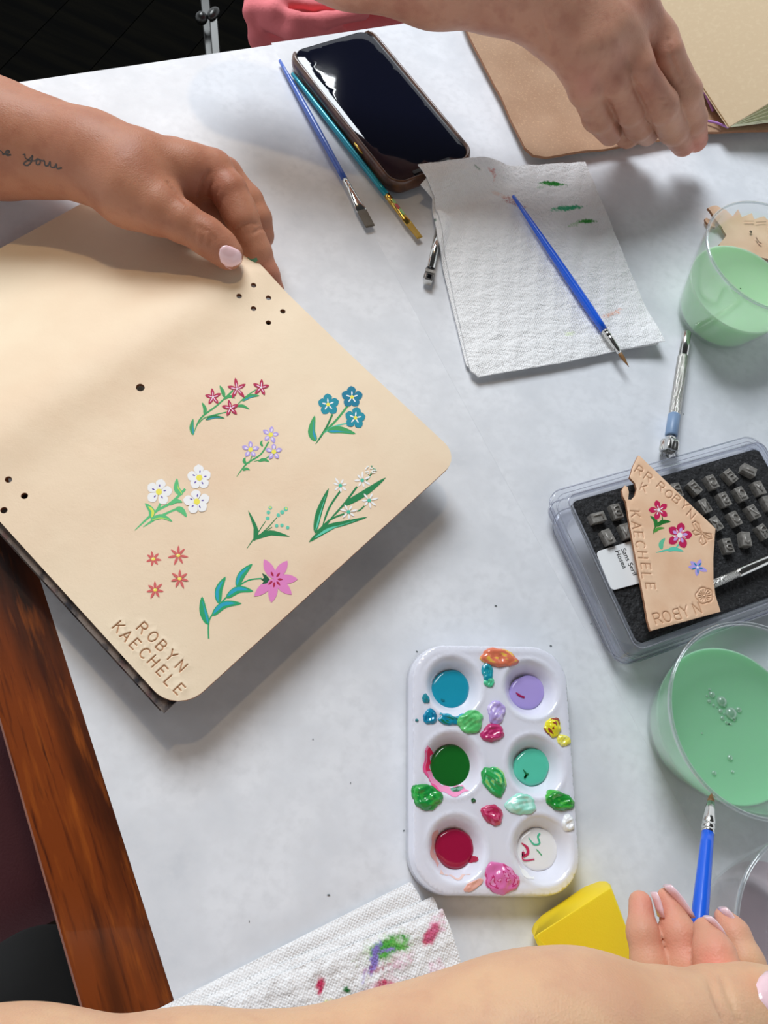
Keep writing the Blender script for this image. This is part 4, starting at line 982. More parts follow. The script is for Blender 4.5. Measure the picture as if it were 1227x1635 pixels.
ringtube(rr_(.0060, .008), ZFl + .0088, .0003); ringtube(rr_(.0034, .006), ZT + .0010, .0004); ringtube(rr_(.0080, .009), ZFl + .0006, .0004); ringtube(rect(u0 - .002, v0 + .012, u1 - .006, v1 - .003, .014), .0012, .0003)
foam = sheet('foam_block', rect(0.0, 0.0, fw, fh, .004), lambda P: ZT - .0008 + .0004 * fbm(P, 900, 2) - .001 * (1 - smoothstep(0, .0012, polydist(P, rect(0, 0, fw, fh, .004)))), .004, M['foam'], box, step=.0016)
stamps = []
def stampo(x, y, ox, oy, s, d, ch, label, zt=None, dim=(.0030, .0046)):
    px_, py_ = ox + x / s, oy + y / s; z = ZT + .0042 if zt is None else zt
    c_ = Wp(px_, py_, z); L = Wp(px_ + d[0] * .05, py_ + d[1] * .05, z) - c_; L.normalize(); S = L.cross(Vector((0, 0, 1)))
    r = empty('letter_stamp', (c_.x, c_.y, ZT - .0005), label, 'stamp', 'small steel letter stamps standing in the foam')
    bm_ = bmesh.new(); bmesh.ops.create_cube(bm_, size=1)
    for v in bm_.verts:
        v.co = Vector((v.co.x * dim[0] * 2, v.co.y * dim[1] * 2, v.co.z * .010))
    bmesh.ops.bevel(bm_, geom=bm_.edges[:], offset=.0004, segments=2, profile=.7, affect='EDGES')
    V = [c_ + S * v.co.x + L * v.co.y + Vector((0, 0, v.co.z - .005)) for v in bm_.verts]; Fc = [tuple(v.index for v in f.verts) for f in bm_.faces]; bm_.free()
    mk('stamp_body', V, Fc, M['stamp'], r, False)
    mb = MB(); hh = .0052
    dd = (L.x, L.y) if dim[0] > .0035 else (S.x, S.y)
    for st_ in glyph(ch, (c_.x, c_.y), (-S.x, -S.y), hh, True):
        P = [Vector((p[0], p[1], z + .0002)) for p in st_]; mb.tube(P, [(.00052, .0009)] * len(P), 8)
    mb.obj('raised_letter', M['stamp'], r)
o1 = (1047, 690, 6.811)
for (x, y, d, ch, where) in [
    (240, 625, (40, 100), 'P', 'half hidden behind the scrap, top row'), (435, 597, (115, 120), 'F', 'top row'), (625, 535, (70, 120), 'G', 'top row'), (825, 472, (100, 110), 'E', 'top row'), (1030, 405, (150, 75), 'I', 'askew at top right'),
    (545, 797, (80, 130), 'N', 'touching the leather scrap'), (760, 725, (75, 130), 'S', 'second row'), (940, 665, (80, 130), 'Q', 'second row'), (1140, 602, (-60, -110), 'A', 'right end of the second row'),
    (668, 990, (80, 110), 'X', 'beside the scrap corner'), (875, 935, (80, 130), 'O', 'third row'), (1075, 862, (80, 120), 'Z', 'third row'), (795, 1228, (50, 140), 'B', 'lowest row'), (995, 1157, (30, 150), 'J', 'lowest row'), (1185, 1075, (90, 120), 'R', 'right end of lowest row'), (1240, 760, (60, 120), 'L', 'cut off at right')]:
    stampo(x, y, *o1, d, ch, 'small steel letter stamp with raised ' + ch + ', ' + where)
o2 = (860, 740, 4.955)
for (x, y, d, ch, where) in [(478, 422, (110, -28), 'L', 'sideways at the foam corner'), (625, 374, (45, 110), 'B', 'left of the scrap'), (558, 575, (60, 110), 'J', 'just above the sticker'), (700, 530, (50, 110), 'N', 'half under the scrap')]:
    stampo(x, y, *o2, d, ch, 'small steel letter stamp with raised ' + ch + ', ' + where)
# sticker
zs_ = ZT + .0006
skp = rpoly([tuple(Wp(x, y, zs_))[:2] for x, y in ((952, 881), (1014, 862), (1044, 925), (977, 943))], .0028, 5)
stk = sheet('sticker', skp, lambda P: np.full(len(P), zs_), .0004, M['sticker'], box, step=.02)
def text(s_, px_, py_, d, size, z, parent):
    cu = bpy.data.curves.new('t', 'FONT'); cu.body = s_; cu.size = size; cu.align_x = 'CENTER'; cu.align_y = 'CENTER'; cu.extrude = .00003; cu.resolution_u = 3
    ob = bpy.data.objects.new('t', cu); C.objects.link(ob); bpy.context.view_layer.update()
    me = bpy.data.meshes.new_from_object(ob.evaluated_get(bpy.context.evaluated_depsgraph_get()))
    a = Wp(px_, py_, z); b = Wp(px_ + d[0], py_ + d[1], z); x_ = (b - a).normalized(); y_ = Vector((0, 0, 1)).cross(x_)
    V = [a + x_ * v.co.x + y_ * v.co.y + Vector((0, 0, v.co.z)) for v in me.vertices]; Fc = [tuple(p.vertices) for p in me.polygons]
    o = mk('printed_text', V, Fc, M['ink'], parent, False); bpy.data.objects.remove(ob); bpy.data.meshes.remove(me); return o
text('Sans Serif', 1005, 897, (5.6, 12), .0046, zs_ + .0001, stk); text('Hosea', 992, 893, (5.6, 12), .0046, zs_ + .0001, stk)
# metal rod lying over the foam
ra, rb_ = Wp(1136, 934, .0300), Wp(1262, 879, .0300)
rod = empty('stamping_tool', ((ra + rb_) / 2).to_tuple()[:2] + (ZT,), 'slim steel rod handle lying across the stamps behind the leather scrap', 'tool')
MB().tube([ra, along(ra, rb_, .03), along(ra, rb_, .32)], [.0018, .0026, .0026], 16).obj('knurled_grip', M['steel_k'], rod)
MB().tube([along(ra, rb_, .32), along(ra, rb_, .34), along(ra, rb_, .98), rb_], [.0026, .0030, .0030, .0024], 18).obj('rod', M['steel'], rod)

# ---- painted leather scrap
ZS = .0335
q = Q5(985, 720, 5.543)
so_ = [(195, 38), (212, 45), (880, 685), (872, 770), (860, 950), (862, 1150), (880, 1280), (925, 1420), (305, 1590), (278, 1500), (250, 1330), (215, 1150), (165, 900), (120, 650), (88, 450), (60, 400), (50, 345), (75, 303), (102, 318), (112, 360), (106, 428), (132, 430), (165, 395), (182, 335), (165, 280), (120, 232), (150, 130)]
sp_ = [tuple(Wp(*q(x, y), ZS))[:2] for x, y in so_]
ss = []
for lst, d, h in (([('R', 205, 172), ('R', 285, 232)], (.8, .6), .0058), ([('K', 243, 325)], (.9, .45), .0052), ([('R', 396, 315), ('O', 467, 382), ('B', 535, 428), ('Y', 606, 482), ('N', 662, 562)], (.75, .66), .0056),
                  ([('K', 168, 560), ('A', 180, 660), ('E', 197, 742), ('C', 214, 828), ('H', 234, 922), ('E', 262, 1022), ('L', 268, 1106), ('E', 303, 1196)], (.15, .99), .0058),
                  ([('R', 365, 1482), ('O', 448, 1466), ('B', 535, 1446), ('Y', 608, 1420), ('N', 715, 1395)], (.97, -.22), .0062)):
    ss += words(lst, 985, 720, 5.543, d, h, ZS, (2,) if d == (.97, -.22) else ())
def pxs(pts): return [np.array(Wp(*q(x, y), ZS))[:2] for x, y in pts]
fcx, fcy = 780, 1280
ss.append(pxs([(fcx + (68 + 12 * abs(math.sin(2.5 * a))) * math.cos(a), fcy + (62 + 12 * abs(math.sin(2.5 * a))) * math.sin(a)) for a in np.linspace(0, 2 * math.pi, 41)]))
for a in np.linspace(0, 2 * math.pi, 15)[:-1]: ss.append(pxs([(fcx + 24 * math.cos(a), fcy + 22 * math.sin(a)), (fcx + 52 * math.cos(a), fcy + 48 * math.sin(a))]))
ss.append(pxs([(fcx + 14 * math.cos(a), fcy + 13 * math.sin(a)) for a in np.linspace(0, 6.283, 9)]))
for pts in ([(760, 730), (700, 700), (672, 640), (700, 622), (735, 650), (745, 690), (760, 720)], [(770, 725), (840, 735), (850, 775), (810, 782), (775, 745)], [(760, 740), (735, 800), (765, 832), (800, 810), (775, 755)], [(750, 735), (700, 745), (672, 715), (700, 700)],
            [(730, 690), (765, 735), (790, 770)], [(700, 650), (735, 705)], [(790, 740), (835, 765)], [(755, 760), (770, 810)]): ss.append(pxs(pts))
def sz(P):
    d = strokedist(P, ss); cen_ = P.mean(0)
    return ZS - .0005 * (1 - smoothstep(.0001, .0005, d)) + .00012 * np.exp(-((d - .0008) / .00018) ** 2) - .0004 * (1 - smoothstep(0, .0007, polydist(P, sp_)))
scr = empty('leather_scrap', tuple(Wp(1075, 870, ZT)), 'pointed tan leather scrap with painted flowers and stamped names on the stamp box', 'leather')
sheet('leather_piece', densify(sp_, .0012), sz, .0019, [M['scrap'], M['leather_edge'], M['burnish']], scr, step=.0018, extra=finepts(ss, .0009, .00026), edge_mat=1, matfun=lambda P: np.where(strokedist(P, ss) < .00026, 2, 0))
m = Motif(ZS)
m.stem([q(402, 578), q(405, 610), q(380, 648)], (30, 100, 40), 1.3); m.leaf([q(345, 680), q(345, 620), q(297, 574)], 3.2, (40, 120, 50)); m.leaf([q(350, 668), q(410, 628), q(480, 626)], 3.4, (30, 110, 40)); m.leaf([q(330, 722), q(370, 688), q(426, 682)], 2.6, (80, 150, 60)); m.stem([q(328, 738), q(332, 700), q(350, 665), q(380, 648)], (50, 120, 50), 1.4)
m.flower(*q(375, 522), 5, 15, 4.4, (196, 30, 84), rot=-105, r0=.6, pt=1.35, cols2=WHT, R2=6.5, w2=.7, r2=2, cc=(250, 236, 246), rc=2.6)
m.done('painted_flower', scr, 'small crimson flower')
m = Motif(ZS)
m.stem([q(350, 900), q(430, 880), q(520, 860), q(550, 825)], MNT, 1.8); m.leaf([q(400, 872), q(395, 820), q(430, 770)], 3.8, (100, 190, 150)); m.leaf([q(450, 882), q(510, 868), q(595, 888)], 3.4, MNT)
m.flower(*q(560, 745), 5, 20.5, 6.2, (190, 30, 84), rot=-78, r0=.6, pt=1.45, cols2=(200, 160, 220), R2=9, w2=2.4, r2=4)
m.flower(*q(560, 745), 5, 9, 2.0, (236, 130, 150), rot=-50, r0=1, pt=1.2, cols2=WHT, R2=5, w2=.7, r2=6, cc=(250, 244, 250), rc=4.2)
m.done('painted_flower', scr, 'large crimson and lilac flower with mint leaves')
m = Motif(ZS)
for ang, L in ((-140, 15), (-68, 14), (22, 17), (95, 14), (182, 15)): m.petal(*q(718, 1030), ang, L, 3.4, (178, 160, 226), 0, .9)
m.flower(*q(718, 1030), 5, 8.5, 1.1, (30, 130, 170), rot=-125, r0=1.5, pt=1.0, cc=WHT, rc=2)
m.done('painted_flower', scr, 'lilac flower with blue centre lines')

# ================================================================== METAL TOOLS
a, b = Wp(1097, 531, .0042), Wp(1068, 724, .0062)
d = (b - a)
tl = empty('stamping_tool', ((a + b) / 2).to_tuple()[:2] + (0,), 'chrome stamping tool with blue-grey tape and flower-shaped head between cup and stamp box', 'tool')
MB().tube([a, along(a, b, .01), along(a, b, .21)], [.0028, .0034, .0034], 20).obj('handle_end', M['steel'], tl)
MB().tube([along(a, b, .21), along(a, b, .22), along(a, b, .70), along(a, b, .71)], [.0034, .0039, .0039, .0036], 20).obj('knurled_grip', M['steel_k'], tl)
MB().tube([along(a, b, .70), along(a, b, .705), along(a, b, .86), along(a, b, .87)], [.0038, .0042, .0042, .0036], 20).obj('tape', M['tape'], tl)
MB().tube([along(a, b, .86), along(a, b, .94)], [.0034, .0034], 20).obj('neck', M['steel'], tl)
dn = d.normalized(); up = (Vector((0, 0, 1)) - dn * dn.z).normalized(); sd = dn.cross(up)
V = []; n = 60
hp = [(.90, .0036), (.915, .0056), (.93, .0062), (.99, .0063), (1.0, .0058), (1.0, .0046), (.985, .0044), (.985, .0001)]
for t, r in hp:
    for k in range(n):
        th = 2 * math.pi * k / n; r2 = r * (1 + (.11 * math.cos(6 * th) if r > .0036 else 0)); V.append(along(a, b, t) + sd * r2 * math.cos(th) + up * r2 * math.sin(th))
Fc = [(j * n + k, j * n + (k + 1) % n, (j + 1) * n + (k + 1) % n, (j + 1) * n + k) for j in range(len(hp) - 1) for k in range(n)]
mk('flower_head', V, Fc, M['steel'], tl)
mb = MB()
for k in range(12):
    th = 2 * math.pi * k / 12; e = sd * math.cos(th) + up * math.sin(th); mb.tube([along(a, b, .99) + e * .0012, along(a, b, .99) + e * .0034], [.0003, .0003], 6)
mb.obj('flower_relief', M['stamp'], tl)
a, b = Wp(704, 356, .0030), Wp(683, 452, .0036)
t2 = empty('swivel_tool', ((a + b) / 2).to_tuple()[:2] + (0,), 'small chrome tool with a square slotted head poking out from under the towel', 'tool')
MB().tube([a, along(a, b, .80)], [.0029, .0029], 20).obj('shaft', M['steel'], t2)
MB().tube([along(a, b, .78), along(a, b, .785), along(a, b, .81), along(a, b, .815)], [.0031, .0036, .0036, .003], 20).obj('collar', M['black'], t2)
dn = (b - a).normalized(); up = (Vector((0, 0, 1)) - dn * dn.z).normalized(); sd = dn.cross(up)
mb = MB().box(along(a, b, .90), (sd, dn, up), (.0029, (b - a).length * .09, .0029)); ho = mb.obj('square_head', M['steel'], t2, False); bv = ho.modifiers.new('b', 'BEVEL'); bv.width = .0004; bv.segments = 2
MB().box(along(a, b, .86), (sd, dn, up), (.0036, .0012, .0036)).obj('square_collar', M['stamp'], t2, False)
MB().box(along(a, b, .935) + up * .0028, (sd, dn, up), (.0014, .0017, .0003)).obj('slot', M['black'], t2, False)

# zigzag leather scrap behind the first cup
q = Q5(1027, 300, 5.45)
zg = [(550, 195), (600, 170), (640, 157), (735, 180), (790, 240), (835, 178), (870, 245), (960, 205), (980, 260), (1065, 235), (1110, 275), (1180, 250), (1210, 300), (1290, 280), (1400, 420), (1380, 640), (1200, 660), (1090, 605), (900, 560), (660, 545), (680, 470), (740, 400), (690, 330), (620, 270)]
zs2 = px2([q(x, y) for x, y in zg], .006)
def zzf(P):
    c_ = np.array(Wp(*q(560, 200), .006))[:2]; d = np.linalg.norm(P - c_, axis=1); return .0045 + .004 * np.exp(-(d / .012) ** 2) + .0006 * fbm(P, 180, 4)
z2s = empty('zigzag_leather_scrap', (*zs2[10], 0), 'tan leather offcut with a zigzag edge behind the pale green cup', 'leather')
sheet('offcut', densify(zs2, .002), zzf, .0020, [M['scrap'], M['leather_edge']], z2s, step=.003, edge_mat=1)
zz3 = px2([q(x, y) for x, y in [(545, 262), (560, 255), (625, 300), (640, 340), (590, 325), (552, 290)]], .003)
sheet('curled_strip', densify(zz3, .001), lambda P: np.full(len(P), .0024), .0018, [M['scrap'], M['leather_edge']], z2s, step=.002, edge_mat=1)
m = Motif(.0062)
m.stem([q(935, 372), q(942, 385), q(948, 378)], (110, 80, 60), 2.4, 0); m.stem([q(985, 430), q(1010, 470), q(1035, 485)], (150, 110, 84), 1.4, 0)
m.stem([q(880, 290), q(970, 290)], (190, 150, 120), 1.0, 0); m.stem([q(985, 300), q(1075, 295)], (150, 110, 84), .8, 0)
m.done('scored_line', z2s)

# ================================================================== BROWN LEATHER JOURNAL, UPPER RIGHT
kl = px2([(712, -40), (745, 48), (762, 82), (800, 155), (838, 238), (852, 249), (872, 251), (960, 239), (1060, 222), (1130, 211), (1240, 207), (1380, 200), (1330, -120), (700, -120)], .006)
kj = empty('leather_wrap_journal', (*kl[8], 0), 'brown suede leather wrap with a kraft notebook laced in by purple cord', 'journal')
def klz(P):
    d = polydist(P, kl[:12], False); return .0055 + .0012 * fbm(P, 40, 6) + .001 * np.exp(-(d / .01) ** 2)
sheet('leather_wrap', densify(kl, .003), klz, .0024, [M['kraft_leather'], M['leather_edge']], kj, step=.006, edge_mat=1)
def quad(name, P4, th, m, parent):           # tilted slab from four corner points
    P4 = [Vector(p) for p in P4]; nrm = (P4[1] - P4[0]).cross(P4[3] - P4[0]).normalized()
    if nrm.z < 0: nrm = -nrm
    N = 14; V = []; Fc = []
    for s_ in (0, 1):
        for i in range(N + 1):
            for j in range(N + 1):
                u_, v_ = i / N, j / N; p = P4[0] * (1 - u_) * (1 - v_) + P4[1] * u_ * (1 - v_) + P4[2] * u_ * v_ + P4[3] * (1 - u_) * v_
                V.append(p - nrm * (th * s_))
    K = (N + 1) ** 2
    for i in range(N):
        for j in range(N):
            a_ = i * (N + 1) + j; f = (a_, a_ + 1, a_ + N + 2, a_ + N + 1); Fc.append(f); Fc.append(tuple(x + K for x in reversed(f)))
    for i in range(N):
        for a_, b_ in ((i, i + 1), (N * (N + 1) + i, N * (N + 1) + i + 1), (i * (N + 1), (i + 1) * (N + 1)), (i * (N + 1) + N, (i + 1) * (N + 1) + N)): Fc.append((a_, b_, b_ + K, a_ + K))
    return mk(name, V, Fc, m, parent, False)
for k, (z0, zz, yy) in enumerate([(.009, .010, 196), (.0100, .0125, 193), (.011, .0150, 188)]):
    quad('page', [Wp(1040, 5, z0), Wp(1168, 202 - k * .7, z0), Wp(1330, yy - 14, zz), Wp(1240, -120, zz)], .0008, M['page'], kj)
for k in range(4):
    quad('page', [Wp(1038, 5, .012 + k * .0006), Wp(1168, 201 - k * .8, .012 + k * .0006), Wp(1300, 163 - k * 13, .022 + k * .006), Wp(1220, -120, .022 + k * .006)], .0005, M['page'], kj)
quad('notebook_cover', [Wp(1015, -28, .0155), Wp(1165, 202, .0155), Wp(1300, 122, .0500), Wp(1150, -160, .0500)], .0012, M['kraft'], kj)
quad('spine_fold', [Wp(1012, -28, .0150), Wp(1163, 203, .0150), Wp(1166, 203, .0090), Wp(1016, -28, .0090)], .0006, M['kraft'], kj)
MB().tube([Wp(1085, 72, .009), Wp(1108, 110, .010), Wp(1122, 140, .0105), Wp(1139, 177, .0085)], [.0010] * 4, 8).obj('cord', M['cord'], kj)
MB().tube([Wp(1131, 193, .0085), Wp(1145, 196, .0095), Wp(1163, 203, .0125), Wp(1171, 197, .015), Wp(1172, 190, .014)], [.0010] * 5, 8).obj('cord', M['cord'], kj)

# ================================================================== YELLOW FOAM WEDGE
pts = [Wp(x, y, .004) for x, y in [(849, 1486), (853, 1475), (866, 1461), (898, 1438.5), (933, 1416), (957, 1407), (968, 1407), (975, 1412)]]
pts += [Wp(x, y, .036) for x, y in [(853, 1495), (861, 1494), (881, 1484), (915, 1466), (950, 1441), (968, 1425), (976, 1418)]]
pts += [Wp(x, y, .031) for x, y in [(870, 1535), (905, 1580), (945, 1583), (990, 1566), (1012, 1535), (1018, 1526)]] + [Wp(x, y, .0003) for x, y in [(852, 1484), (862, 1500), (885, 1545), (920, 1570), (985, 1540), (960, 1425), (900, 1440)]]
bm_ = bmesh.new()
for p in pts: bm_.verts.new(p)
bmesh.ops.convex_hull(bm_, input=bm_.verts[:])
bmesh.ops.delete(bm_, geom=[v for v in bm_.verts if not v.link_faces], context='VERTS')
bmesh.ops.dissolve_limit(bm_, angle_limit=math.radians(6), verts=bm_.verts[:], edges=bm_.edges[:])
bmesh.ops.bevel(bm_, geom=bm_.edges[:], offset=.0022, segments=4, profile=.5, affect='EDGES', clamp_overlap=True)
bmesh.ops.recalc_face_normals(bm_, faces=bm_.faces[:])
bm_.verts.index_update()
yo = mk('foam_sponge', [v.co.copy() for v in bm_.verts], [[v.index for v in f.verts] for f in bm_.faces], M['yellow']); bm_.free()
info(yo, 'bright yellow wedge-shaped foam sponge below the paint palette, beside curled fingers', 'sponge')

# ================================================================== PEOPLE
# --- left arm and hand
pA = empty('person', tuple(Wp(120, 250, 0)), 'bare forearm with cursive tattoo and pink-nailed hand holding the flower-painted leather cover', 'person')
palm = [[(-230, 185, .040, 92), (-80, 205, .040, 88), (0, 223, .040, 84), (80, 238, .044, 68), (140, 250, .050, 58), (190, 268, .054, 53)],
        [(150, 248, .050, 55), (230, 268, .054, 47), (300, 272, .053, 36), (342, 270, .052, 25)],
        [(160, 266, .050, 52), (210, 305, .052, 52), (250, 332, .052, 38)],
        [(170, 250, .042, 48), (280, 262, .036, 32), (338, 272, .030, 24)],
        [(250, 290, .034, 34), (310, 320, .028, 26), (350, 350, .022, 22)]]
fing = [[(215, 310, .053, 47), (255, 334, .054, 38), (290, 354, .053, 31.5), (324, 373, .0505, 28.5), (335, 381, .0495, 28), (352, 394, .0470, 26.5), (364, 406, .0450, 24.5)],
        [(300, 276, .052, 33), (343, 272, .053, 27), (366, 306, .050, 28.5), (380, 334, .046, 27), (388, 352, .044, 25.5), (402, 382, .038, 22), (412, 402, .034, 21), (428, 438, .026, 17.5), (440, 462, .020, 14)],
        [(330, 268, .042, 28), (360, 278, .041, 25), (396, 322, .034, 24), (409, 350, .029, 24), (414, 376, .022, 22), (402, 402, .014, 17)],
        [(320, 275, .034, 26), (360, 300, .028, 24), (386, 345, .020, 22), (382, 385, .012, 18)]]
cre = [([(312, 361), (313, 372), (311, 384)], .0005, .0008), ([(322, 362), (327, 370), (326, 384), (320, 392)], .0006, .0009), ([(329, 364), (336, 372), (338, 382), (334, 392)], .0005, .0009), ([(340, 374), (345, 382), (345, 390)], .0004, .0008), ([(317, 360), (322, 371), (320, 384)], .0004, .0008),
       ([(334, 274), (327, 286), (322, 300), (318, 316)], .0008, .0016), ([(270, 292), (283, 308), (298, 324)], .0009, .0024), ([(348, 300), (344, 312), (346, 326)], .0005, .0012), ([(376, 368), (388, 360), (402, 355), (411, 358)], .0005, .0011), ([(232, 360), (245, 371), (258, 377)], .0005, .001), ([(340, 290), (334, 300), (332, 312)], .0004, .0010), ([(404, 372), (414, 366), (424, 366)], .0005, .001), ([(358, 312), (352, 322), (351, 334)], .0004, .001)]
tn = [(350, 262, .070, .010, (176, 108, 90), .5), (330, 320, .050, .014, (140, 78, 66), .6), (425, 440, .027, .010, (186, 112, 98), .7), (366, 410, .055, .009, (190, 124, 106), .5), (415, 378, .03, .008, (176, 108, 90), .5)]
armA, bvA = build_flesh(palm, fing, creases=cre, h=.0011, kp=.013, kf=.006, name='arm', m=M['skinA'], parent=pA, tints=tn, c0=col(172, 118, 92))
nailo = [(349, 406), (351, 397), (356, 392), (362, 391), (372, 394), (383, 400), (387, 407), (386.5, 418), (380, 428), (372, 431), (362, 427), (352, 418)]
patch(bvA, 'thumb_nail', densify(nailo, 2.0), M['nail'], armA, .0009, 1.3)
patch(bvA, 'paint_fleck', [(395, 410), (402, 414), (410, 411), (412, 416), (407, 420), (400, 417)], paint(90, 140, 110), armA, .0002, 1.5, True)
def ink(px, w=1.3):
    Q = []
    for i in range(len(px) - 1):
        p0 = px[max(i - 1, 0)]; p1 = px[i]; p2 = px[i + 1]; p3 = px[min(i + 2, len(px) - 1)]
        for j in range(5):
            t = j / 5; Q.append(tuple(.5 * (2 * p1[k] + (p2[k] - p0[k]) * t + (2 * p0[k] - 5 * p1[k] + 4 * p2[k] - p3[k]) * t * t + (3 * p1[k] - p0[k] - 3 * p2[k] + p3[k]) * t ** 3) for k in (0, 1)))
    Q.append(px[-1]); pts = onpts(bvA, Q, .0)
    return pts, w * ppm(50, 250, .1) * .5
mb = MB(); s_ = 2.454
for px in ([(-8, 236), (2, 241), (6, 247), (4, 246), (10, 246), (15, 243), (13, 240), (9, 243), (11, 248), (18, 247)],
           [(36, 247), (40, 246), (41, 252), (46, 254), (52, 248), (50, 258), (44, 264), (38, 262), (44, 257), (56, 257), (60, 254), (64, 256), (63, 262), (58, 262), (60, 255), (68, 257), (71, 257), (72, 264), (77, 264), (80, 258), (81, 266), (87, 267), (90, 262), (91, 269), (99, 268)]):
    pts, w = ink(px, 3.0); mb.tube(pts, [(w, .00012)] * len(pts), 6)
mb.obj('tattoo', M['tattoo'], armA)

# --- upper right arm and hand, with the pink clothing
pB = empty('person', tuple(Wp(900, 60, 0)), 'person in pink clothing reaching a bent hand onto the brown suede journal', 'person')
palm = [[(380, -160, .120, 95), (560, -95, .118, 90), (700, -55, .114, 84), (800, -32, .112, 72), (870, -5, .110, 66), (930, 10, .106, 62)],
        [(880, 10, .106, 56), (925, 80, .098, 42), (935, 135, .082, 26)], [(890, 5, .106, 56), (955, 70, .102, 36), (975, 118, .088, 25)],
        [(900, -5, .108, 56), (975, 45, .106, 34), (1013, 93, .094, 25)], [(910, -20, .108, 56), (1000, 10, .108, 42), (1056, 62, .095, 26)],
        [(900, 30, .106, 54), (985, 60, .098, 44)], [(900, 40, .100, 46), (940, 90, .080, 40)]]
fing = [[(925, 110, .086, 26), (936, 145, .078, 24), (955, 185, .055, 24), (975, 214, .030, 18)],
        [(965, 105, .092, 26), (980, 130, .086, 24), (1005, 172, .064, 25), (1020, 200, .042, 22), (1034, 214, .026, 18)],
        [(1005, 85, .096, 26), (1020, 110, .092, 24.5), (1056, 168, .070, 26), (1075, 205, .044, 23), (1092, 230, .024, 19)],
        [(1050, 58, .096, 26), (1066, 85, .093, 24), (1095, 148, .072, 25), (1106, 190, .048, 22), (1112, 224, .026, 18)],
        [(900, 60, .100, 34), (940, 120, .066, 28), (985, 190, .034, 24), (1003, 216, .018, 20)]]
armB, bvB = build_flesh(palm, fing, extra=[], h=.0013, kp=.010, kf=.006, name='arm', m=M['skinB'], parent=pB, c0=col(188, 138, 114),
    creases=[([(970, 160), (984, 190), (1003, 222)], .0009, .003), ([(1013, 138), (1030, 170), (1046, 208)], .0007, .002), ([(1040, 160), (1052, 156), (1066, 156)], .0005, .0009), ([(1042, 168), (1056, 165), (1070, 164)], .0005, .0009), ([(990, 165), (1003, 160), (1016, 162)], .0005, .0009), ([(1090, 142), (1102, 139), (1114, 142)], .0005, .0009), ([(1068, 62), (1072, 90), (1088, 130)], .0009, .002), ([(1010, 125), (1030, 150), (1044, 180)], .0008, .0018), ([(866, 30), (872, 55), (880, 75)], .0006, .002)],
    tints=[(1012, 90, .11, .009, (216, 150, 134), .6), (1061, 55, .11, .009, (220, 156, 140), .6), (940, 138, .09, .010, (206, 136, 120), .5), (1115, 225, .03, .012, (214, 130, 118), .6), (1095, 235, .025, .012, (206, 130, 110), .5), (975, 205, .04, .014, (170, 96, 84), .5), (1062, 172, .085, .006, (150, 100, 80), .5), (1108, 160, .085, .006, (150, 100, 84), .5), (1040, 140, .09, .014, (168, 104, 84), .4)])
# clothing: soft folds
cl = [J(c) for c in [[(500, -40, -.13, 84), (560, -30, -.13, 90), (680, -50, -.12, 90)], [(408, -10, -.10, 13), (402, 20, -.105, 12), (412, 52, -.12, 12), (425, 66, -.13, 12)], [(420, 60, -.13, 24), (520, 50, -.13, 26), (660, 30, -.12, 30)],
                     [(410, 14, -.10, 14), (440, 16, -.088, 11), (470, 30, -.088, 9), (520, 32, -.086, 10), (580, 20, -.085, 11)], [(405, 0, -.10, 12), (450, 2, -.086, 11), (500, 8, -.088, 6), (560, 6, -.08, 9), (640, -6, -.08, 12)], [(428, 34, -.104, 14), (470, 50, -.10, 16), (540, 52, -.104, 14)], [(430, -30, -.10, 26), (520, -30, -.085, 22), (620, -40, -.08, 30)]]]
allj = [j for c in cl for j in c]
Fd = Field(np.min([p - r for p, r in allj], 0) - .01, np.max([p + r for p, r in allj], 0) + .01, .0022); Q_ = Fd.base.copy()
for c in cl: Fd.chain(Q_, c, .007)
V, Fc = Fd.mesh(Q_); mk('clothing', V, Fc, M['pink'], pB)

# --- nearest arm and hand
pC = empty('person', tuple(Wp(900, 1620, 0)), 'bare forearm across the bottom with curled pink-nailed fingers holding a blue brush', 'person')
palm = [[(-300, 1845, .115, 196), (0, 1838, .115, 186), (300, 1828, .115, 172), (480, 1812, .118, 156), (640, 1765, .120, 150), (780, 1722, .120, 147), (900, 1692, .120, 145)],
        [(870, 1685, .120, 138), (960, 1682, .120, 126), (1060, 1668, .122, 100)], [(900, 1800, .100, 150), (1100, 1780, .090, 130), (1200, 1760, .085, 110)],
        [(950, 1720, .100, 100), (1080, 1710, .088, 85), (1180, 1710, .085, 75)]]
fing = [[(1000, 1685, .122, 110), (1080, 1655, .122, 92), (1150, 1634, .120, 80), (1200, 1622, .120, 72), (1262, 1612, .118, 62)],
        [(1056, 1720, .082, 50), (1052, 1620, .080, 34), (1038, 1540, .078, 28), (1027, 1490, .076, 23.5), (1023, 1441, .072, 18)],
        [(1110, 1720, .084, 50), (1112, 1620, .084, 36), (1097, 1545, .083, 30), (1085, 1492, .080, 26.5), (1067, 1436, .074, 18)],
        [(1160, 1720, .098, 50), (1158, 1620, .100, 40), (1150, 1560, .100, 36), (1141, 1522, .098, 31), (1128, 1486, .094, 20)],
        [(1240, 1720, .090, 50), (1212, 1600, .090, 34), (1190, 1535, .090, 28), (1172, 1490, .086, 23), (1156, 1465, .083, 15)]]
PK = (218, 142, 124)
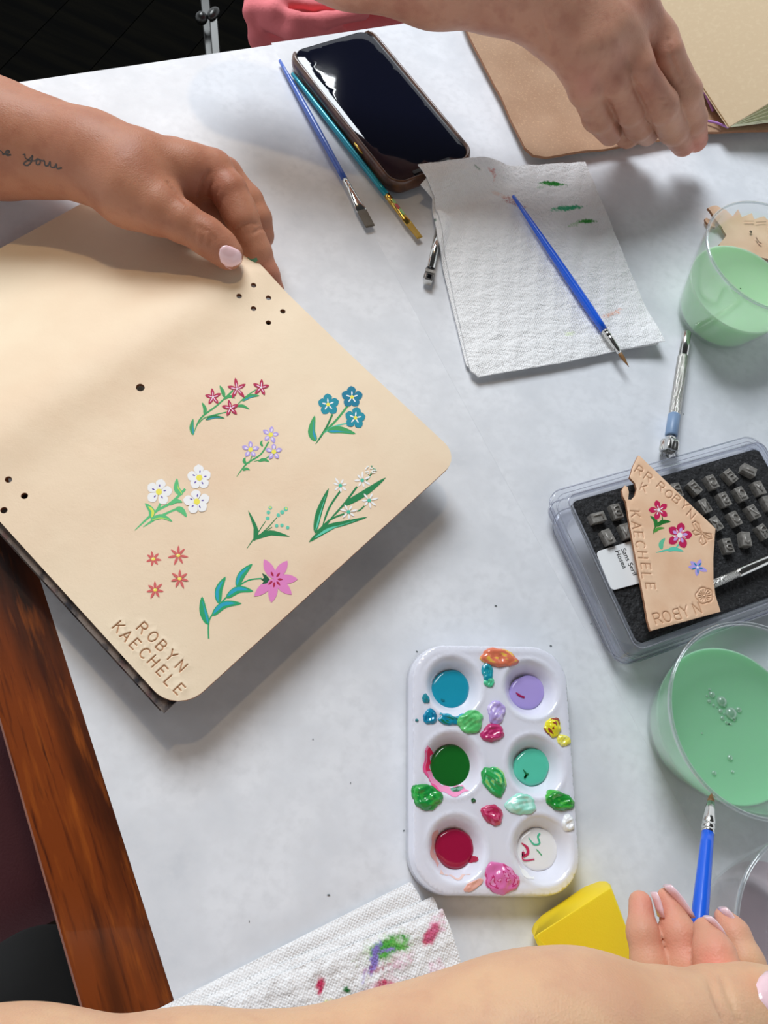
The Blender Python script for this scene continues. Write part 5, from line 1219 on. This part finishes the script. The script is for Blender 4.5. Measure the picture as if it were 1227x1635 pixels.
armC, bvC = build_flesh(palm, fing, creases=[([(1133, 1560), (1140, 1585), (1150, 1610), (1162, 1640)], .0007, .0016), ([(1152, 1558), (1162, 1585), (1174, 1612), (1186, 1640)], .0007, .0016)],
    h=.0013, kp=.013, kf=.006, name='arm', m=M['skinC'], parent=pC, c0=col(214, 172, 136),
    tints=[(1023, 1442, .076, .010, PK, .7), (1066, 1440, .078, .010, PK, .7), (1128, 1490, .098, .012, PK, .8), (1135, 1540, .105, .010, (226, 120, 108), .6), (1160, 1470, .086, .010, PK, .7), (1035, 1500, .08, .012, (200, 128, 110), .6), (1090, 1510, .085, .012, (200, 128, 110), .6), (1010, 1580, .14, .014, (190, 126, 92), .4), (1215, 1565, .135, .008, (206, 130, 96), .5)])
patch(bvC, 'thumb_nail', [(1207, 1572), (1212, 1560), (1222, 1550), (1240, 1546), (1262, 1560), (1264, 1590), (1245, 1615), (1226, 1612), (1212, 1595)], M['nail'], armC, .0008, 4)
def nail(pts, z, w, t):
    P = [Wp(x, y, z) for x, y in pts]; n = len(P); MB().tube(P, [(w * (.35 + .65 * math.sin(math.pi * (i + .6) / (n + .2))), t) for i in range(n)], 12).obj('finger_nail', M['nail'], armC)
nail([(1044, 1424), (1049, 1436), (1053, 1450), (1056, 1464)], .078, .0011, .0032)
nail([(1066, 1414), (1075, 1424), (1086, 1438), (1097, 1454), (1103, 1464)], .079, .0017, .0040)
nail([(1130, 1464), (1137, 1471), (1146, 1482), (1154, 1494)], .097, .0014, .0036)
nail([(1154, 1450), (1161, 1459), (1169, 1472), (1177, 1486)], .086, .0018, .0036)
ba, bb = Wp(1105, 1600, .088), Wp(1137, 1266, .052)
brush(ba, bb, 1, (M['blue_b'], M['steel_w'] if 'steel_w' in M else M['steel'], M['bristle_b']), 'bright blue paintbrush held in the nearest fingers, tip at the mint cup', (.775, .945), rads=(.0026, .0037, .0029), belly=.5)

# ================================================================== BELOW THE TABLE
ch = empty('chair', tuple(Wp(20, 1400, Zf)), 'chair with a maroon fabric seat below the bare wooden table edge', 'chair')
zc = -.22
sp4 = px2([(-260, 1150), (60, 1120), (150, 1440), (0, 1510), (-230, 1600)], zc)
so4 = rpoly(sp4, .03, 6)
sheet('seat', densify(so4, .01), lambda P: zc - .02 * np.exp(-(polydist(P, so4) / .012)), .05, M['maroon'], ch, step=.015)
sr = px2([(-280, 1130), (80, 1100), (185, 1460), (0, 1545), (-250, 1650)], zc - .02)
sheet('seat_frame', densify(rpoly(sr, .03, 6), .02), lambda P: np.full(len(P), zc - .03), .03, M['brown_wood'], ch, step=.03)
for x, y in ((-200, 1200), (60, 1180), (120, 1430), (-180, 1560)):
    p = Wp(x, y, zc - .06); MB().tube([p, Vector((p.x, p.y, Zf))], [.018, .013], 12).obj('leg', M['brown_wood'], ch)
kn = J([(-20, 1640, -.16, 90), (60, 1590, -.16, 82), (150, 1640, -.16, 80), (300, 1760, -.18, 90)])
Fd = Field(np.min([p - r for p, r in kn], 0) - .01, np.max([p + r for p, r in kn], 0) + .01, .004); Q_ = Fd.base.copy(); Fd.chain(Q_, kn, .03)
V, Fc = Fd.mesh(Q_); ko = mk('trousers', V, Fc, M['black_cloth'], pC)
# folding metal bracket of the chair beyond the table
zb = -.24
br = empty('metal_bracket', tuple(Wp(325, 60, zb - .1)), 'shiny metal bracket with a round rivet in the dark beyond the table', 'bracket')
def bar(px0, px1, w, t, name, dz=0, m=None):
    a, b = Wp(*px0, zb + dz), Wp(*px1, zb + dz - .02); d_ = (b - a).normalized(); up = Vector((0, 0, 1)); s__ = d_.cross(up).normalized(); u_ = s__.cross(d_)
    o = MB().box((a + b) / 2, (s__, d_, u_), (w, (b - a).length / 2, t)).obj(name, m or M['iron'], br, False); bv = o.modifiers.new('b', 'BEVEL'); bv.width = .001; bv.segments = 2
bar((322, -60), (338, 110), .0055, .0015, 'flat_bar'); bar((341, 28), (347, 110), .0050, .0020, 'flat_bar', .004)
p = Wp(341, 22, zb + .006); MB().ball(p, (.0065, .012, .006), 18).obj('bar_end', M['iron'], br)
p = Wp(322, 29, zb + .004); MB().ball(p, .0075, 18).obj('rivet', M['iron'], br)
p0, p1 = Wp(330, -60, zb), Wp(330, 110, zb - .02)
MB().tube([Vector((p1.x, p1.y, p1.z)), Vector((p1.x, p1.y, Zf))], [.008, .008], 10).obj('post', M['iron'], br)
